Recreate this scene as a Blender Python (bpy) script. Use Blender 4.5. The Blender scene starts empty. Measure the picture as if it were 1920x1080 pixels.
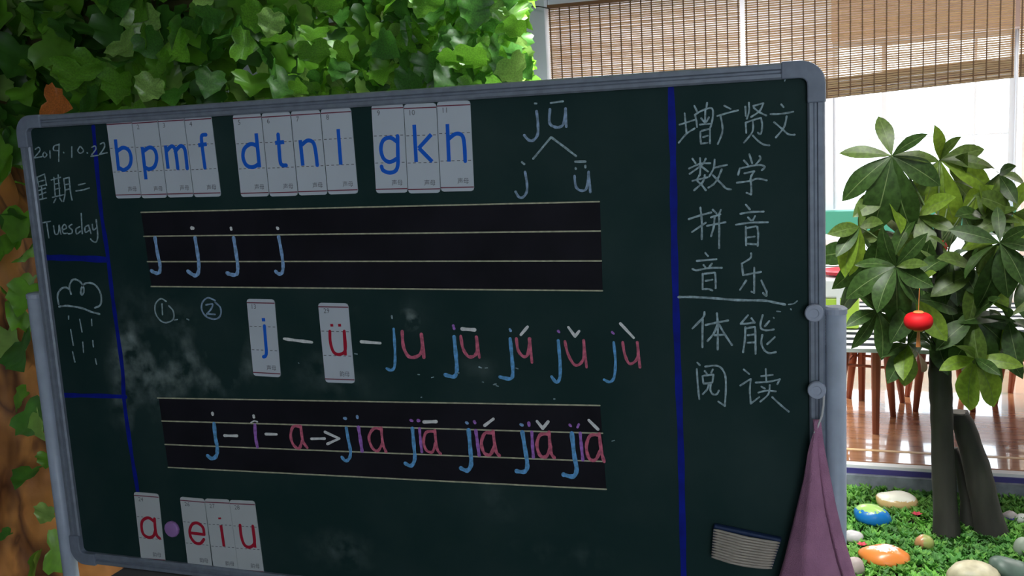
import bpy, bmesh, math, random
from mathutils import Vector, Matrix, noise
random.seed(7)
S = bpy.context.scene
COL = S.collection
# ------------------------------------------------------------------ camera
RM = Matrix(((0.9412062, 0.3336069, -0.0532656), (0.0030480, -0.1660479, -0.9861130), (-0.3378187, 0.9279733, -0.1573021)))
CAM = Vector((1.53818, -1.54355, 1.45056))
FPX = 1876.8
cd = bpy.data.cameras.new('camera'); co = bpy.data.objects.new('camera', cd); COL.objects.link(co)
cd.sensor_width = 36; cd.lens = FPX / 1920 * 36; cd.clip_start = 0.05
rt, dn, fw = RM[0], RM[1], RM[2]
m3 = Matrix((rt, -dn, -fw)).transposed()
co.matrix_world = Matrix.Translation(CAM) @ m3.to_4x4()
S.camera = co
# ------------------------------------------------------------------ world, light, exposure
w = bpy.data.worlds.new('sky'); S.world = w; w.use_nodes = True
bg = w.node_tree.nodes['Background']; bg.inputs[0].default_value = (0.86, 0.94, 1.0, 1); bg.inputs[1].default_value = 5.5
S.view_settings.view_transform = 'Standard'; S.view_settings.look = 'None'
S.view_settings.exposure = 0.1; S.view_settings.gamma = 1; S.view_settings.use_curve_mapping = False
try:
    S.cycles.max_bounces = 8; S.cycles.diffuse_bounces = 4; S.cycles.transparent_max_bounces = 8
    S.cycles.caustics_reflective = False; S.cycles.caustics_refractive = False
except Exception: pass
def area(name, loc, aim, sx, sy, power, color=(1, 1, 1), portal=False):
    l = bpy.data.lights.new(name, 'AREA'); l.shape = 'RECTANGLE'; l.size = sx; l.size_y = sy; l.energy = power; l.color = color
    o = bpy.data.objects.new(name, l); COL.objects.link(o); o.location = loc
    o.rotation_euler = (Vector(aim) - Vector(loc)).to_track_quat('-Z', 'Y').to_euler()
    if portal: l.cycles.is_portal = True
    return o
GARDEN_LAMP = dict(loc=(1.10, .60, 2.52), sx=.8, sy=.4, power=52)
ADDED_BED_LAMP = dict(loc=(1.95, 1.25, 2.52), sx=.8, sy=.4, power=31)  # unseen lamp added to brighten the moss
ADDED_ROOM_LAMPS = [((0.4, 4.2, 2.55), 1.2, 1.2, 110), ((3.2, 3.6, 2.55), 1.2, 1.2, 80)]  # unseen lamps added to brighten the rear wall and the blinds
gl_ = area('lamp_light', GARDEN_LAMP['loc'], (0.88, .98, 1.7), GARDEN_LAMP['sx'], GARDEN_LAMP['sy'], GARDEN_LAMP['power'], (.97, 1.0, .95)); gl_.data.spread = math.radians(84)
area('lamp_light', ADDED_BED_LAMP['loc'], (1.9, 1.6, 0), ADDED_BED_LAMP['sx'], ADDED_BED_LAMP['sy'], ADDED_BED_LAMP['power'], (1, .98, .93))
for i, (l, a, b, p) in enumerate(ADDED_ROOM_LAMPS):
    area('lamp_light', l, (l[0], l[1], 0), a, b, p, (1, .97, .92))
WINY = 6.0
area('window_portal', (2.0, WINY + .02, 1.25), (2.0, 0, 1.25), 2.3, 1.3, 1, portal=True)
area('window_portal', (2.9, -4.02, 1.6), (2.9, 0, 1.6), 1.8, 1.2, 1, portal=True)
area('window_portal', (2.0, WINY + .02, .33), (2.0, 0, .33), 3.6, .44, 1, portal=True)

# ------------------------------------------------------------------ pixel -> point on a real plane
def ray(u, v): return RM.transposed() @ Vector(((u - 960) / FPX, (v - 540) / FPX, 1))
def at(u, v, y):
    d = ray(u, v); return CAM + d * ((y - CAM.y) / d.y)
def atz(u, v, z):
    d = ray(u, v); return CAM + d * ((z - CAM.z) / d.z)
def P(u, v):
    p = at(u, v, 0.0); return Vector((p.x, p.z))
def mpp(u, v):
    a = P(u, v); return ((P(u + 1, v) - a).length + (P(u, v + 1) - a).length) / 2
# ------------------------------------------------------------------ materials
def lin(c):
    return tuple(((x / 255) / 12.92 if x / 255 <= .04045 else ((x / 255 + .055) / 1.055) ** 2.4) for x in c)
def mat(name, col, rough=.6, var=.0, scale=20, stretch=(1, 1, 1), col2=None, spec=.5, trans=0, bump=0, metal=0, coat=0, detail=3, bscale=None):
    m = bpy.data.materials.new(name); m.use_nodes = True; nt = m.node_tree; N = nt.nodes; L = nt.links
    b = N['Principled BSDF']; b.inputs['Roughness'].default_value = rough
    b.inputs['Specular IOR Level'].default_value = spec; b.inputs['Metallic'].default_value = metal; b.inputs['Coat Weight'].default_value = coat
    b.inputs['Base Color'].default_value = (*col, 1)
    src = None
    if var or col2 or bump:
        tc = N.new('ShaderNodeTexCoord'); mp = N.new('ShaderNodeMapping'); mp.inputs['Scale'].default_value = stretch
        L.new(tc.outputs['Object'], mp.inputs['Vector'])
        nz = N.new('ShaderNodeTexNoise'); nz.inputs['Scale'].default_value = scale; nz.inputs['Detail'].default_value = detail
        L.new(mp.outputs[0], nz.inputs['Vector'])
        if var or col2:
            r = N.new('ShaderNodeValToRGB'); r.color_ramp.elements[0].position = .35; r.color_ramp.elements[1].position = .65
            c2 = col2 if col2 else tuple(x * (1 - var) for x in col); c1 = col if col2 else tuple(min(1, x * (1 + var)) for x in col)
            r.color_ramp.elements[0].color = (*c2, 1); r.color_ramp.elements[1].color = (*c1, 1)
            L.new(nz.outputs['Fac'], r.inputs['Fac']); L.new(r.outputs[0], b.inputs['Base Color']); src = r.outputs[0]
        if bump:
            nb = nz
            if bscale:
                nb = N.new('ShaderNodeTexNoise'); nb.inputs['Scale'].default_value = bscale; nb.inputs['Detail'].default_value = 4
                L.new(mp.outputs[0], nb.inputs['Vector'])
            bp = N.new('ShaderNodeBump'); bp.inputs['Strength'].default_value = bump; bp.inputs['Distance'].default_value = .01
            L.new(nb.outputs['Fac'], bp.inputs['Height']); L.new(bp.outputs[0], b.inputs['Normal'])
    if trans:
        tl = N.new('ShaderNodeBsdfTranslucent'); mx = N.new('ShaderNodeMixShader'); mx.inputs[0].default_value = trans
        tl.inputs[0].default_value = (*col, 1)
        if src: L.new(src, tl.inputs[0])
        out = N['Material Output']; L.new(b.outputs[0], mx.inputs[1]); L.new(tl.outputs[0], mx.inputs[2]); L.new(mx.outputs[0], out.inputs[0])
    return m
def board_mat():
    m = mat('chalkboard_green', (.020, .048, .042), .6, spec=.16); nt = m.node_tree; N = nt.nodes; L = nt.links; b = N['Principled BSDF']
    g = N.new('ShaderNodeNewGeometry')
    def nzn(sc, st, det=5):
        mp = N.new('ShaderNodeMapping'); mp.inputs['Scale'].default_value = st; L.new(g.outputs['Position'], mp.inputs[0])
        n = N.new('ShaderNodeTexNoise'); n.inputs['Scale'].default_value = sc; n.inputs['Detail'].default_value = det; L.new(mp.outputs[0], n.inputs[0]); return n
    def mth(op, a, b_=None, clamp=False):
        n = N.new('ShaderNodeMath'); n.operation = op; n.use_clamp = clamp
        for i, x in enumerate((a, b_)):
            if x is None: continue
            if isinstance(x, (int, float)): n.inputs[i].default_value = x
            else: L.new(x, n.inputs[i])
        return n.outputs[0]
    base = nzn(6, (1, 1, 1)); fine = nzn(28, (1, 1, 1), 8); streak = nzn(9, (1, 1, .6), 6)
    total = None
    # erased-chalk patches: centre (image-traced board spots), radii, strength
    for (u, v, rx, rz, k) in [(345, 655, .20, .10, .9), (385, 700, .12, .06, 1.5), (270, 700, .10, .11, 1.2), (285, 570, .10, .05, .2), (620, 700, .16, .06, .25), (765, 600, .026, .022, 4.5),
                              (900, 690, .09, .03, .15), (860, 930, .2, .05, .2), (1060, 1040, .12, .03, .35), (640, 1030, .1, .05, .3), (240, 770, .08, .08, .5), (560, 800, .18, .04, .15),
                              (250, 620, .06, .12, .4), (720, 590, .1, .05, .25)]:
        c = P(u, v)
        sb = N.new('ShaderNodeVectorMath'); sb.operation = 'SUBTRACT'; L.new(g.outputs['Position'], sb.inputs[0]); sb.inputs[1].default_value = (c.x, 0, c.y)
        ml = N.new('ShaderNodeVectorMath'); ml.operation = 'MULTIPLY'; L.new(sb.outputs[0], ml.inputs[0]); ml.inputs[1].default_value = (1 / rx, 0, 1 / rz)
        ln = N.new('ShaderNodeVectorMath'); ln.operation = 'LENGTH'; L.new(ml.outputs[0], ln.inputs[0])
        f = mth('MULTIPLY', mth('SUBTRACT', 1.0, ln.outputs['Value'], True), k)
        total = f if total is None else mth('ADD', total, f)
    n1 = mth('MULTIPLY', mth('SUBTRACT', streak.outputs['Fac'], .46, True), 5.0, True)
    n2 = mth('MULTIPLY', mth('SUBTRACT', fine.outputs['Fac'], .38, True), 3.0, True)
    dust = mth('MULTIPLY', mth('MULTIPLY', total, n1), n2)
    film = mth('MULTIPLY', mth('SUBTRACT', base.outputs['Fac'], .4, True), .10)
    fac = mth('ADD', mth('MULTIPLY', dust, .9), film, True)
    mx = N.new('ShaderNodeMix'); mx.data_type = 'RGBA'; L.new(fac, mx.inputs[0]); mx.inputs[6].default_value = (.012, .038, .036, 1); mx.inputs[7].default_value = (.42, .52, .50, 1)
    L.new(mx.outputs[2], b.inputs['Base Color']); return m
M = {}
M['board'] = board_mat()
M['frame'] = mat('frame_aluminium', (.27, .31, .38), .42, var=.10, scale=60, metal=.25)
M['cap'] = mat('corner_plastic', (.24, .28, .36), .45, var=.08, scale=50)
M['post'] = mat('post_paint', (.50, .57, .70), .4, var=.06, scale=30)
M['knob'] = mat('knob_plastic', (.45, .50, .62), .4)
M['tray'] = mat('tray_grey', (.16, .15, .14), .6)
M['dark'] = mat('dark_metal', (.03, .03, .035), .5)
M['strip'] = mat('black_magnet_sheet', (.012, .011, .017), .6, var=.25, scale=9, spec=.2)
M['rule'] = mat('pale_rule_line', (.55, .55, .38), .8, var=.2, scale=80)
M['rulewhite'] = mat('worn_rule_line', (.50, .52, .46), .8, var=.35, scale=60)
M['blue_paint'] = mat('blue_line_paint', (.003, .014, .30), .6, var=.25, scale=25, spec=.2)
M['chalk_grey'] = mat('chalk_thin_grey', (.36, .48, .52), .95, spec=.1, var=.35, scale=140)
M['chalk_pale'] = mat('chalk_pale_blue', (.30, .42, .58), .95, spec=.1, var=.3, scale=140)
M['chalk_white'] = mat('chalk_white', (.88, .92, .92), .95, spec=.1, var=.15, scale=140)
M['chalk_blue'] = mat('chalk_blue', (.16, .44, .80), .95, spec=.1, var=.25, scale=140)
M['chalk_sky'] = mat('chalk_light_blue', (.30, .50, .82), .95, spec=.1, var=.25, scale=140)
M['chalk_pink'] = mat('chalk_pink', (.70, .17, .26), .95, spec=.1, var=.25, scale=140)
M['chalk_purple'] = mat('chalk_purple', (.46, .20, .66), .95, spec=.1, var=.25, scale=140)
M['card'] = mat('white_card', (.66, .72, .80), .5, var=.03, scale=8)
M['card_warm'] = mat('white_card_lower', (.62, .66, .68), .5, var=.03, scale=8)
M['ink_blue'] = mat('blue_print', (.012, .15, .80), .5, spec=.25)
M['ink_red'] = mat('red_print', (.50, .015, .045), .5, spec=.25)
M['ink_grey'] = mat('grey_print', (.16, .17, .20), .6)
M['ink_maroon'] = mat('maroon_stripe', (.22, .03, .07), .6)
M['magnet'] = mat('purple_magnet', (.42, .22, .55), .45)
M['felt'] = mat('eraser_felt', (.46, .41, .35), .95, var=.25, scale=60, stretch=(.3, 1, 3), bump=.3)
M['eraser_blue'] = mat('eraser_blue', (.012, .035, .11), .6)
M['towel'] = mat('towel_mauve', (.56, .26, .42), .95, var=.10, scale=25, bump=.5, bscale=500)
M['cord_white'] = mat('white_cord', (.7, .7, .7), .7)
M['wall'] = mat('white_wall_paint', (.66, .73, .82), .8, var=.02, scale=3)
M['ceiling'] = mat('ceiling_paint', (.75, .77, .80), .85)
M['bamboo'] = mat('bamboo_slats', (.74, .54, .33), .7, scale=9, stretch=(1.5, 1, 60), col2=(.50, .34, .20), trans=.40)
M['bamboo_hem'] = mat('bamboo_hem', (.46, .26, .19), .7, scale=9, stretch=(1.5, 1, 60), col2=(.24, .13, .085), trans=.15)
M['blind_cord'] = mat('brown_cord', (.16, .09, .05), .8)
M['rail'] = mat('headrail_wood', (.20, .10, .05), .5)
M['tape'] = mat('white_tape', (.8, .74, .66), .7, trans=.3)
M['wood_floor'] = mat('wood_floor', (.50, .25, .13), .17, scale=2.2, stretch=(1, 14, 1), col2=(.36, .17, .085), spec=.9, coat=1.0)
M['floor_line'] = mat('yellow_seam', (.80, .55, .28), .4)
M['kerb_white'] = mat('kerb_white', (.80, .80, .82), .5)
M['kerb_purple'] = mat('kerb_purple', (.06, .05, .22), .4)
M['kerb_grey'] = mat('kerb_concrete', (.20, .22, .26), .85, var=.25, scale=18)
M['soil'] = mat('soil', (.035, .045, .025), .95, var=.4, scale=30)
M['tile'] = mat('floor_tile', (.30, .29, .28), .5, var=.1, scale=5)
M['green_ledge'] = mat('green_paint', (.05, .30, .22), .5)
M['winframe'] = mat('window_frame', (.62, .66, .70), .5)
M['pillar'] = mat('pillar_paint', (.72, .68, .62), .8, var=.08, scale=25)
M['wall_shade'] = mat('wall_shade_brown', (.30, .22, .19), .8)  # shade of the backlit wall above the window, put into the colour
M['bark'] = mat('pachira_bark', (.030, .028, .024), .8, var=.35, scale=14, stretch=(1, 1, .3), bump=.5)
M['cut'] = mat('cut_wood', (.09, .085, .075), .9, var=.2, scale=30)
M['stalk'] = mat('green_stalk', (.10, .15, .05), .6)
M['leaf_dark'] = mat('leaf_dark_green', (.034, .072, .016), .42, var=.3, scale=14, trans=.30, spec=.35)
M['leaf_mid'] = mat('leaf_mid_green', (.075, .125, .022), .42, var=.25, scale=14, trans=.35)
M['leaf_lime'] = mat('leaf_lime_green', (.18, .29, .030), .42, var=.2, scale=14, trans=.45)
M['leaf_vein'] = mat('leaf_midrib', (.14, .20, .07), .5, trans=.3)
M['vine_a'] = mat('vine_leaf_green', (.15, .38, .03), .36, var=.22, scale=18, trans=.30, spec=.7)
M['vine_b'] = mat('vine_leaf_deep', (.06, .20, .025), .40, var=.25, scale=18, trans=.25, spec=.7)
M['vine_c'] = mat('vine_leaf_light', (.30, .52, .12), .33, var=.2, scale=18, trans=.30, spec=.8)
M['vine_orange'] = mat('orange_leaf', (.55, .16, .03), .5, var=.2, scale=18, trans=.25)
M['vine_stem'] = mat('vine_stem', (.10, .09, .03), .7)
M['fake_bark'] = mat('painted_bark', (.72, .30, .075), .6, scale=5, col2=(.30, .115, .035), bump=.4, bscale=14, detail=3)
def dark_veins(m):  # mixes narrow dark brown noise veins into the base colour
    nt = m.node_tree; N = nt.nodes; L = nt.links; b = N['Principled BSDF']; src = b.inputs['Base Color'].links[0].from_socket
    tc_ = N.new('ShaderNodeTexCoord'); mp = N.new('ShaderNodeMapping'); mp.inputs['Scale'].default_value = (1, 1, .45); L.new(tc_.outputs['Object'], mp.inputs[0])
    nz = N.new('ShaderNodeTexNoise'); nz.inputs['Scale'].default_value = 5; nz.inputs['Detail'].default_value = 3; nz.inputs['Distortion'].default_value = .6; L.new(mp.outputs[0], nz.inputs[0])
    r_ = N.new('ShaderNodeValToRGB'); e = r_.color_ramp.elements; e[0].position = .44; e[0].color = (0, 0, 0, 1); e[1].position = .56; e[1].color = (0, 0, 0, 1)
    k_ = e.new(.495); k_.color = (1, 1, 1, 1); L.new(nz.outputs['Fac'], r_.inputs[0])
    mx = N.new('ShaderNodeMix'); mx.data_type = 'RGBA'; L.new(r_.outputs[0], mx.inputs[0]); L.new(src, mx.inputs[6]); mx.inputs[7].default_value = (.13, .045, .015, 1)
    L.new(mx.outputs[2], b.inputs['Base Color'])
dark_veins(M['fake_bark'])
M['lantern'] = mat('red_lantern', (.60, .006, .012), .6, spec=.3)
M['gold'] = mat('lantern_gold', (.55, .20, .06), .4)
M['moss_a'] = mat('moss_green', (.17, .40, .07), .6, var=.35, scale=12, trans=.25)
M['moss_b'] = mat('moss_dark', (.075, .24, .045), .6, var=.35, scale=12, trans=.2)
M['flower'] = mat('red_flower', (.45, .02, .05), .6)
M['stool'] = mat('stool_wood', (.30, .10, .055), .4, var=.25, scale=10, stretch=(1, 1, .3))
M['cloth_white'] = mat('cloth_white', (.62, .64, .66), .8)
M['cloth_black'] = mat('cloth_black', (.02, .025, .03), .9, spec=.1)
M['lime_box'] = mat('lime_plastic', (.42, .62, .08), .4)
M['white_box'] = mat('white_plastic', (.75, .78, .80), .35)
M['red_plastic'] = mat('red_plastic', (.55, .02, .04), .4)
M['facade'] = mat('far_facade', (.80, .82, .84), .9, var=.1, scale=.5)
M['facade_win'] = mat('far_window', (.42, .45, .50), .6)
# ------------------------------------------------------------------ object helpers
WL = {}
def tag(o, label=None, cat=None, group=None, kind=None):
    if label: o['label'] = label
    if cat: o['category'] = cat
    if group: o['group'] = group
    if kind: o['kind'] = kind
    return o
def empty(name, loc, label=None, cat=None, group=None):
    o = bpy.data.objects.new(name, None); COL.objects.link(o); o.location = loc; o.empty_display_size = .05
    WL[o.name] = Vector(loc); return tag(o, label, cat, group)
def mk(name, vs, fs, m, parent=None, smooth=False, mi=None, origin=None, label=None, cat=None, group=None, kind=None):
    vs = [Vector(v) for v in vs]
    if origin is None:
        lo = Vector([min(v[i] for v in vs) for i in range(3)]); hi = Vector([max(v[i] for v in vs) for i in range(3)]); origin = (lo + hi) / 2
    origin = Vector(origin)
    me = bpy.data.meshes.new(name); me.from_pydata([v - origin for v in vs], [], fs)
    for mm in (m if isinstance(m, (list, tuple)) else [m]): me.materials.append(mm)
    if mi: me.polygons.foreach_set('material_index', mi)
    if smooth: me.polygons.foreach_set('use_smooth', [True] * len(me.polygons))
    me.update()
    o = bpy.data.objects.new(name, me); COL.objects.link(o)
    if parent: o.parent = parent; o.location = origin - WL[parent.name]
    else: o.location = origin
    WL[o.name] = origin
    return tag(o, label, cat, group, kind)
class MB:
    def __init__(s): s.v = []; s.f = []; s.mi = []
    def add(s, vs, fs, k=0):
        n = len(s.v); s.v += [Vector(v) for v in vs]; s.f += [tuple(i + n for i in f) for f in fs]; s.mi += [k] * len(fs); return s
    def box(s, x0, x1, y0, y1, z0, z1, k=0):
        return s.add([(x0, y0, z0), (x1, y0, z0), (x1, y1, z0), (x0, y1, z0), (x0, y0, z1), (x1, y0, z1), (x1, y1, z1), (x0, y1, z1)],
                     [(0, 3, 2, 1), (4, 5, 6, 7), (0, 1, 5, 4), (1, 2, 6, 5), (2, 3, 7, 6), (3, 0, 4, 7)], k)
    def tube(s, pts, rad, n=10, k=0, cap=True, squash=None):
        pts = [Vector(p) for p in pts]
        if not isinstance(rad, (list, tuple)): rad = [rad] * len(pts)
        rings = []; up = None
        for i, p in enumerate(pts):
            t = (pts[min(i + 1, len(pts) - 1)] - pts[max(i - 1, 0)]).normalized()
            if up is None: up = t.orthogonal().normalized()
            up = (up - t * up.dot(t)).normalized(); sd = t.cross(up)
            rings.append([p + (up * math.cos(a) + sd * math.sin(a)) * rad[i] for a in [2 * math.pi * j / n for j in range(n)]])
        vs = [v for r in rings for v in r]; fs = []
        for i in range(len(pts) - 1):
            for j in range(n):
                a, b = i * n + j, i * n + (j + 1) % n; fs.append((a, b, b + n, a + n))
        if cap: fs.append(tuple(range(n - 1, -1, -1))); fs.append(tuple((len(pts) - 1) * n + j for j in range(n)))
        return s.add(vs, fs, k)
    def lathe(s, prof, c, axis='Z', n=24, k=0):
        c = Vector(c); vs = []; fs = []
        for (r, h) in prof:
            for j in range(n):
                a = 2 * math.pi * j / n
                d = {'Z': (r * math.cos(a), r * math.sin(a), h), 'Y': (r * math.cos(a), h, r * math.sin(a))}[axis]
                vs.append(c + Vector(d))
        for i in range(len(prof) - 1):
            for j in range(n): a, b = i * n + j, i * n + (j + 1) % n; fs.append((a, b, b + n, a + n))
        fs.append(tuple(range(n - 1, -1, -1))); fs.append(tuple((len(prof) - 1) * n + j for j in range(n)))
        return s.add(vs, fs, k)
    def build(s, name, m, parent=None, **kw):
        return mk(name, s.v, s.f, m, parent, mi=s.mi if isinstance(m, (list, tuple)) else None, **kw)
def bevel(o, w=.003, seg=2):
    md = o.modifiers.new('bevel', 'BEVEL'); md.width = w; md.segments = seg; md.limit_method = 'ANGLE'; return o
def struct(o): o['kind'] = 'structure'; return o

# ================================================================== SETTING
ZF = .10            # raised wooden platform height
KY = 2.36           # kerb front
def planks(name, x0, x1, y0, y1, z, m): return struct(MB().box(x0, x1, y0, y1, z - .05, z).build(name, m))
planks('floor', -3.2, 5.2, -4.0, KY, 0, M['tile'])
pf = struct(MB().box(-3.2, 5.2, KY + .06, WINY, 0, ZF).build('floor_platform', M['wood_floor']))
for i, (a, b) in enumerate([(2.545, 2.565)]): MB().box(-3.2, 5.2, a, b, ZF, ZF + .0015).build('seam_line', M['floor_line'], pf, label='yellow seam line across the wooden floor')
k = struct(MB().box(-3.2, 5.2, KY - .03, KY + .02, -.04, ZF - .028).build('trim_1', M['kerb_grey']))
MB().box(-3.2, 5.2, KY - .01, KY + .03, ZF - .038, ZF - .008).build('edge_strip', M['kerb_purple'], k, label='dark purple edging strip')
MB().box(-3.2, 5.2, KY - .004, KY + .035, ZF - .008, ZF + .004).build('edge_cap', M['kerb_white'], k, label='white capping strip')
struct(MB().box(-3.2, 5.2, -4.0, WINY, 2.62, 2.70).build('ceiling', M['ceiling']))
struct(MB().box(-3.3, -3.2, -4.0, WINY, 0, 2.62).build('wall_left', M['wall']))
struct(MB().box(5.2, 5.3, -4.0, WINY, 0, 2.62).build('wall_right', M['wall']))
# camera-side wall with its window opening
struct(MB().box(-3.2, 2.0, -4.1, -4.0, 0, 2.62).box(3.8, 5.2, -4.1, -4.0, 0, 2.62).box(2.0, 3.8, -4.1, -4.0, 0, 1.0).box(2.0, 3.8, -4.1, -4.0, 2.2, 2.62).build('wall_front', M['wall']))
# white wall section between the plant corner and the blinds, beam over the blinds
BY = 2.46
xl = at(1028, 60, BY).x
struct(MB().box(-3.2, xl - .004, BY - .03, BY + .12, 0, 2.62).build('wall_partition', M['wall']))
zr0 = at(1028, 15, BY).z
struct(MB().box(xl, 5.2, BY + .01, BY + .13, zr0 + .012, 2.62).build('beam_1', M['wall']))
# rear wall with window 1
W1 = dict(x0=at(1562, 300, WINY).x, x1=at(1903, 230, WINY).x, z0=at(1600, 392, WINY).z, z1=at(1572, 80, WINY).z)
wb = MB()
LX, RX = W1['x0'] - 1.2, W1['x1'] + 1.2  # low panes widened past the window, side parts added to brighten the floor
wb.box(-3.2, LX, WINY, WINY + .15, 0, 2.62).box(RX, 5.2, WINY, WINY + .15, 0, 2.62)
for a_, b_ in ((LX, W1['x0']), (W1['x1'], RX)): wb.box(a_, b_, WINY, WINY + .15, 0, .13).box(a_, b_, WINY, WINY + .15, .55, 2.62)
wb.box(W1['x0'], W1['x1'], WINY, WINY + .15, 0, .13).box(W1['x0'], W1['x1'], WINY, WINY + .15, .55, W1['z0']).box(W1['x0'], W1['x1'], WINY, WINY + .15, W1['z1'], 2.62)
struct(wb.build('wall_back', M['wall']))
win = empty('window_1', ((W1['x0'] + W1['x1']) / 2, WINY, W1['z0'])); struct(win)
fr = MB(); t = .035
fr.box(W1['x0'], W1['x1'], WINY + .03, WINY + .08, W1['z1'] - t, W1['z1']).box(W1['x0'], W1['x1'], WINY + .03, WINY + .08, W1['z0'], W1['z0'] + t)
fr.box(W1['x0'], W1['x0'] + t, WINY + .03, WINY + .08, W1['z0'] + t, W1['z1'] - t).box(W1['x1'] - t, W1['x1'], WINY + .03, WINY + .08, W1['z0'] + t, W1['z1'] - t)
fr.build('window_frame', M['winframe'], win)
for (u, wd) in ((1658, .035), (1829, .016)):
    x = at(u, 200, WINY).x; MB().box(x - wd / 2, x + wd / 2, WINY + .025, WINY + .075, W1['z0'] + t, W1['z1'] - t).build('mullion', M['winframe'], win)
zz = at(1620, 262, WINY).z; MB().box(W1['x0'] + t, W1['x1'] - t, WINY + .04, WINY + .06, zz - .006, zz + .006).build('transom', M['winframe'], win)
w2 = empty('window_2', ((W1['x0'] + W1['x1']) / 2, WINY, .13)); struct(w2)
for x in (LX + .02, W1['x0'], (W1['x0'] + W1['x1']) / 2, W1['x1'], RX - .02): MB().box(x - .02, x + .02, WINY + .03, WINY + .07, .13, .55).build('window_frame', M['winframe'], w2)
# green ledge below the window, added brown box above giving the backlit wall's shade as colour, pillar on the right
struct(MB().box(W1['x0'] - .35, 5.2, WINY - .10, WINY, W1['z0'] - .17, W1['z0'] - .005).build('trim_2', M['green_ledge']))
struct(MB().box(W1['x0'], 5.2, WINY - .25, WINY, W1['z1'] + .0, 2.62).build('wall_shade_box', M['wall_shade']))
struct(MB().box(W1['x1'] + .01, W1['x1'] + .6, WINY - .3, WINY - .001, ZF, W1['z1']).build('pillar_1', M['pillar']))
# wire from the partition to the blind rail
MB().tube([at(900, 0, BY - .05), at(945, 8, BY - .05), at(985, 13, BY - .05), at(1010, 12, BY - .05), at(1030, 16, BY - .05)], .0022, 6).build('wire', M['dark'], label='thin dark wire running along the white wall to the blind rail', cat='wire')
# far facade beyond the window
fac = empty('apartment_block', (6, 26, -3), 'pale apartment block far outside the window', 'building')
MB().box(-6, 18, 26, 30, -3, 9).build('wall', M['facade'], fac)
wm = None
for i in range(13):
    for j in range(5):
        x = -4 + i * 1.7; z = -1.5 + j * 2.0
        if wm is None: wm = MB().box(x, x + .8, 25.93, 26, z, z + 1.1).build('window', M['facade_win'], fac)
        else:
            c = wm.copy(); COL.objects.link(c); c.parent = fac; c.location = Vector((x + .4, 25.965, z + .55)) - WL[fac.name]

# ================================================================== CHALKBOARD
IX0, IX1, IZ1 = 0.0, 1.45, 1.5
IZ0 = IZ1 - .868
FRW = .0235
cb = empty('chalkboard', (.725, .02, 0), 'large green chalkboard in a grey metal frame on a wheeled stand, covered in chalk writing', 'chalkboard')
MB().box(IX0 - .01, IX1 + .01, 0, .018, IZ0 - .01, IZ1 + .01).build('writing_surface', M['board'], cb)
def rail(p0, p1, out, name='frame_rail'):
    # ridged aluminium profile swept from p0 to p1; out = outward direction in the board plane
    prof = [(0, .004), (0, -.006), (.003, -.009), (.008, -.009), (.010, -.006), (.013, -.006), (.015, -.010), (.021, -.010), (FRW, -.006), (FRW, .020), (0, .020)]
    a, b = Vector(p0), Vector(p1); o = Vector(out); vs = []
    for q in (a, b):
        for (d, y) in prof: vs.append(Vector((q.x, 0, q.y)) + Vector((o.x, 0, o.y)) * d + Vector((0, y, 0)))
    n = len(prof); fs = [(i, (i + 1) % n, (i + 1) % n + n, i + n) for i in range(n)] + [tuple(range(n)), tuple(range(2 * n - 1, n - 1, -1))]
    return mk(name, vs, fs, M['frame'], cb)
CC = .035
rail((IX0 + CC, IZ1), (IX1 - CC, IZ1), (0, 1)); rail((IX0 + CC, IZ0), (IX1 - CC, IZ0), (0, -1))
rail((IX0, IZ0 + CC), (IX0, IZ1 - CC), (-1, 0)); rail((IX1, IZ0 + CC), (IX1, IZ1 - CC), (1, 0))
def corner(cx, cz, sx, sz):
    # rounded plastic L corner; (cx,cz) inner corner of frame, sx/sz outward signs
    R = .034; e = CC + .001; outer = []; ow = FRW + .0015
    ox, oz = cx + sx * ow, cz + sz * ow
    outer.append((cx - sx * e, oz)); 
    for i in range(9):
        a = math.pi / 2 * (1 - i / 8); outer.append((ox - sx * R + sx * R * math.cos(a), oz - sz * R + sz * R * math.sin(a)))
    outer.append((ox, cz - sz * e))
    inner = [(cx - sx * .0, cz - sz * e)]
    for i in range(5):
        a = math.pi / 2 * (i / 4); r = .010; inner.append((cx - sx * r + sx * r * math.cos(a), cz - sz * r + sz * r * math.sin(a)))
    inner.append((cx - sx * e, cz))
    pts = outer + inner; n = len(pts)
    vs = [(x, -.0125, z) for x, z in pts] + [(x, .021, z) for x, z in pts]
    fs = [tuple(range(n)), tuple(range(2 * n - 1, n - 1, -1))] + [(i, i + n, (i + 1) % n + n, (i + 1) % n) for i in range(n)]
    bevel(mk('corner_cap', vs, fs, M['cap'], cb), .002, 2)
for a in ((IX0, IZ1, -1, 1), (IX1, IZ1, 1, 1), (IX0, IZ0, -1, -1), (IX1, IZ0, 1, -1)): corner(*a)
bevel(MB().box(.10, 1.35, -.045, .016, IZ0 - FRW - .034, IZ0 - FRW - .001).build('chalk_tray', M['tray'], cb), .004)
# stand
PR = .0155
xr = at(1567, 700, .0).x; xlft = at(84, 720, .0).x
for (x, ut, vt) in ((xr, 1567, 574), (xlft, 66, 548)):
    zt = at(ut, vt, 0).z
    p = MB().tube([(x, .004, .10), (x, .004, zt - .006)], PR, 20).build('stand_post', M['post'], cb, smooth=False)
    for q in p.data.polygons: q.use_smooth = len(q.vertices) == 4
    MB().lathe([(PR + .0012, -.008), (PR + .0012, 0), (PR - .003, .003)], (x, .004, zt - .004), n=20).build('post_cap', M['knob'], cb)
    bevel(MB().box(x - .02, x + .02, -.30, .34, .07, .10).build('stand_foot', M['post'], cb))
    for y in (-.27, .31):
        MB().lathe([(.028, -.012), (.030, -.006), (.030, .006), (.028, .012)], (x, y, .031), 'Y', 18).build('caster', M['dark'], cb)
MB().box(xlft, xr, -.006, .014, .20, .235).build('stand_crossbar', M['post'], cb)
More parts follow.
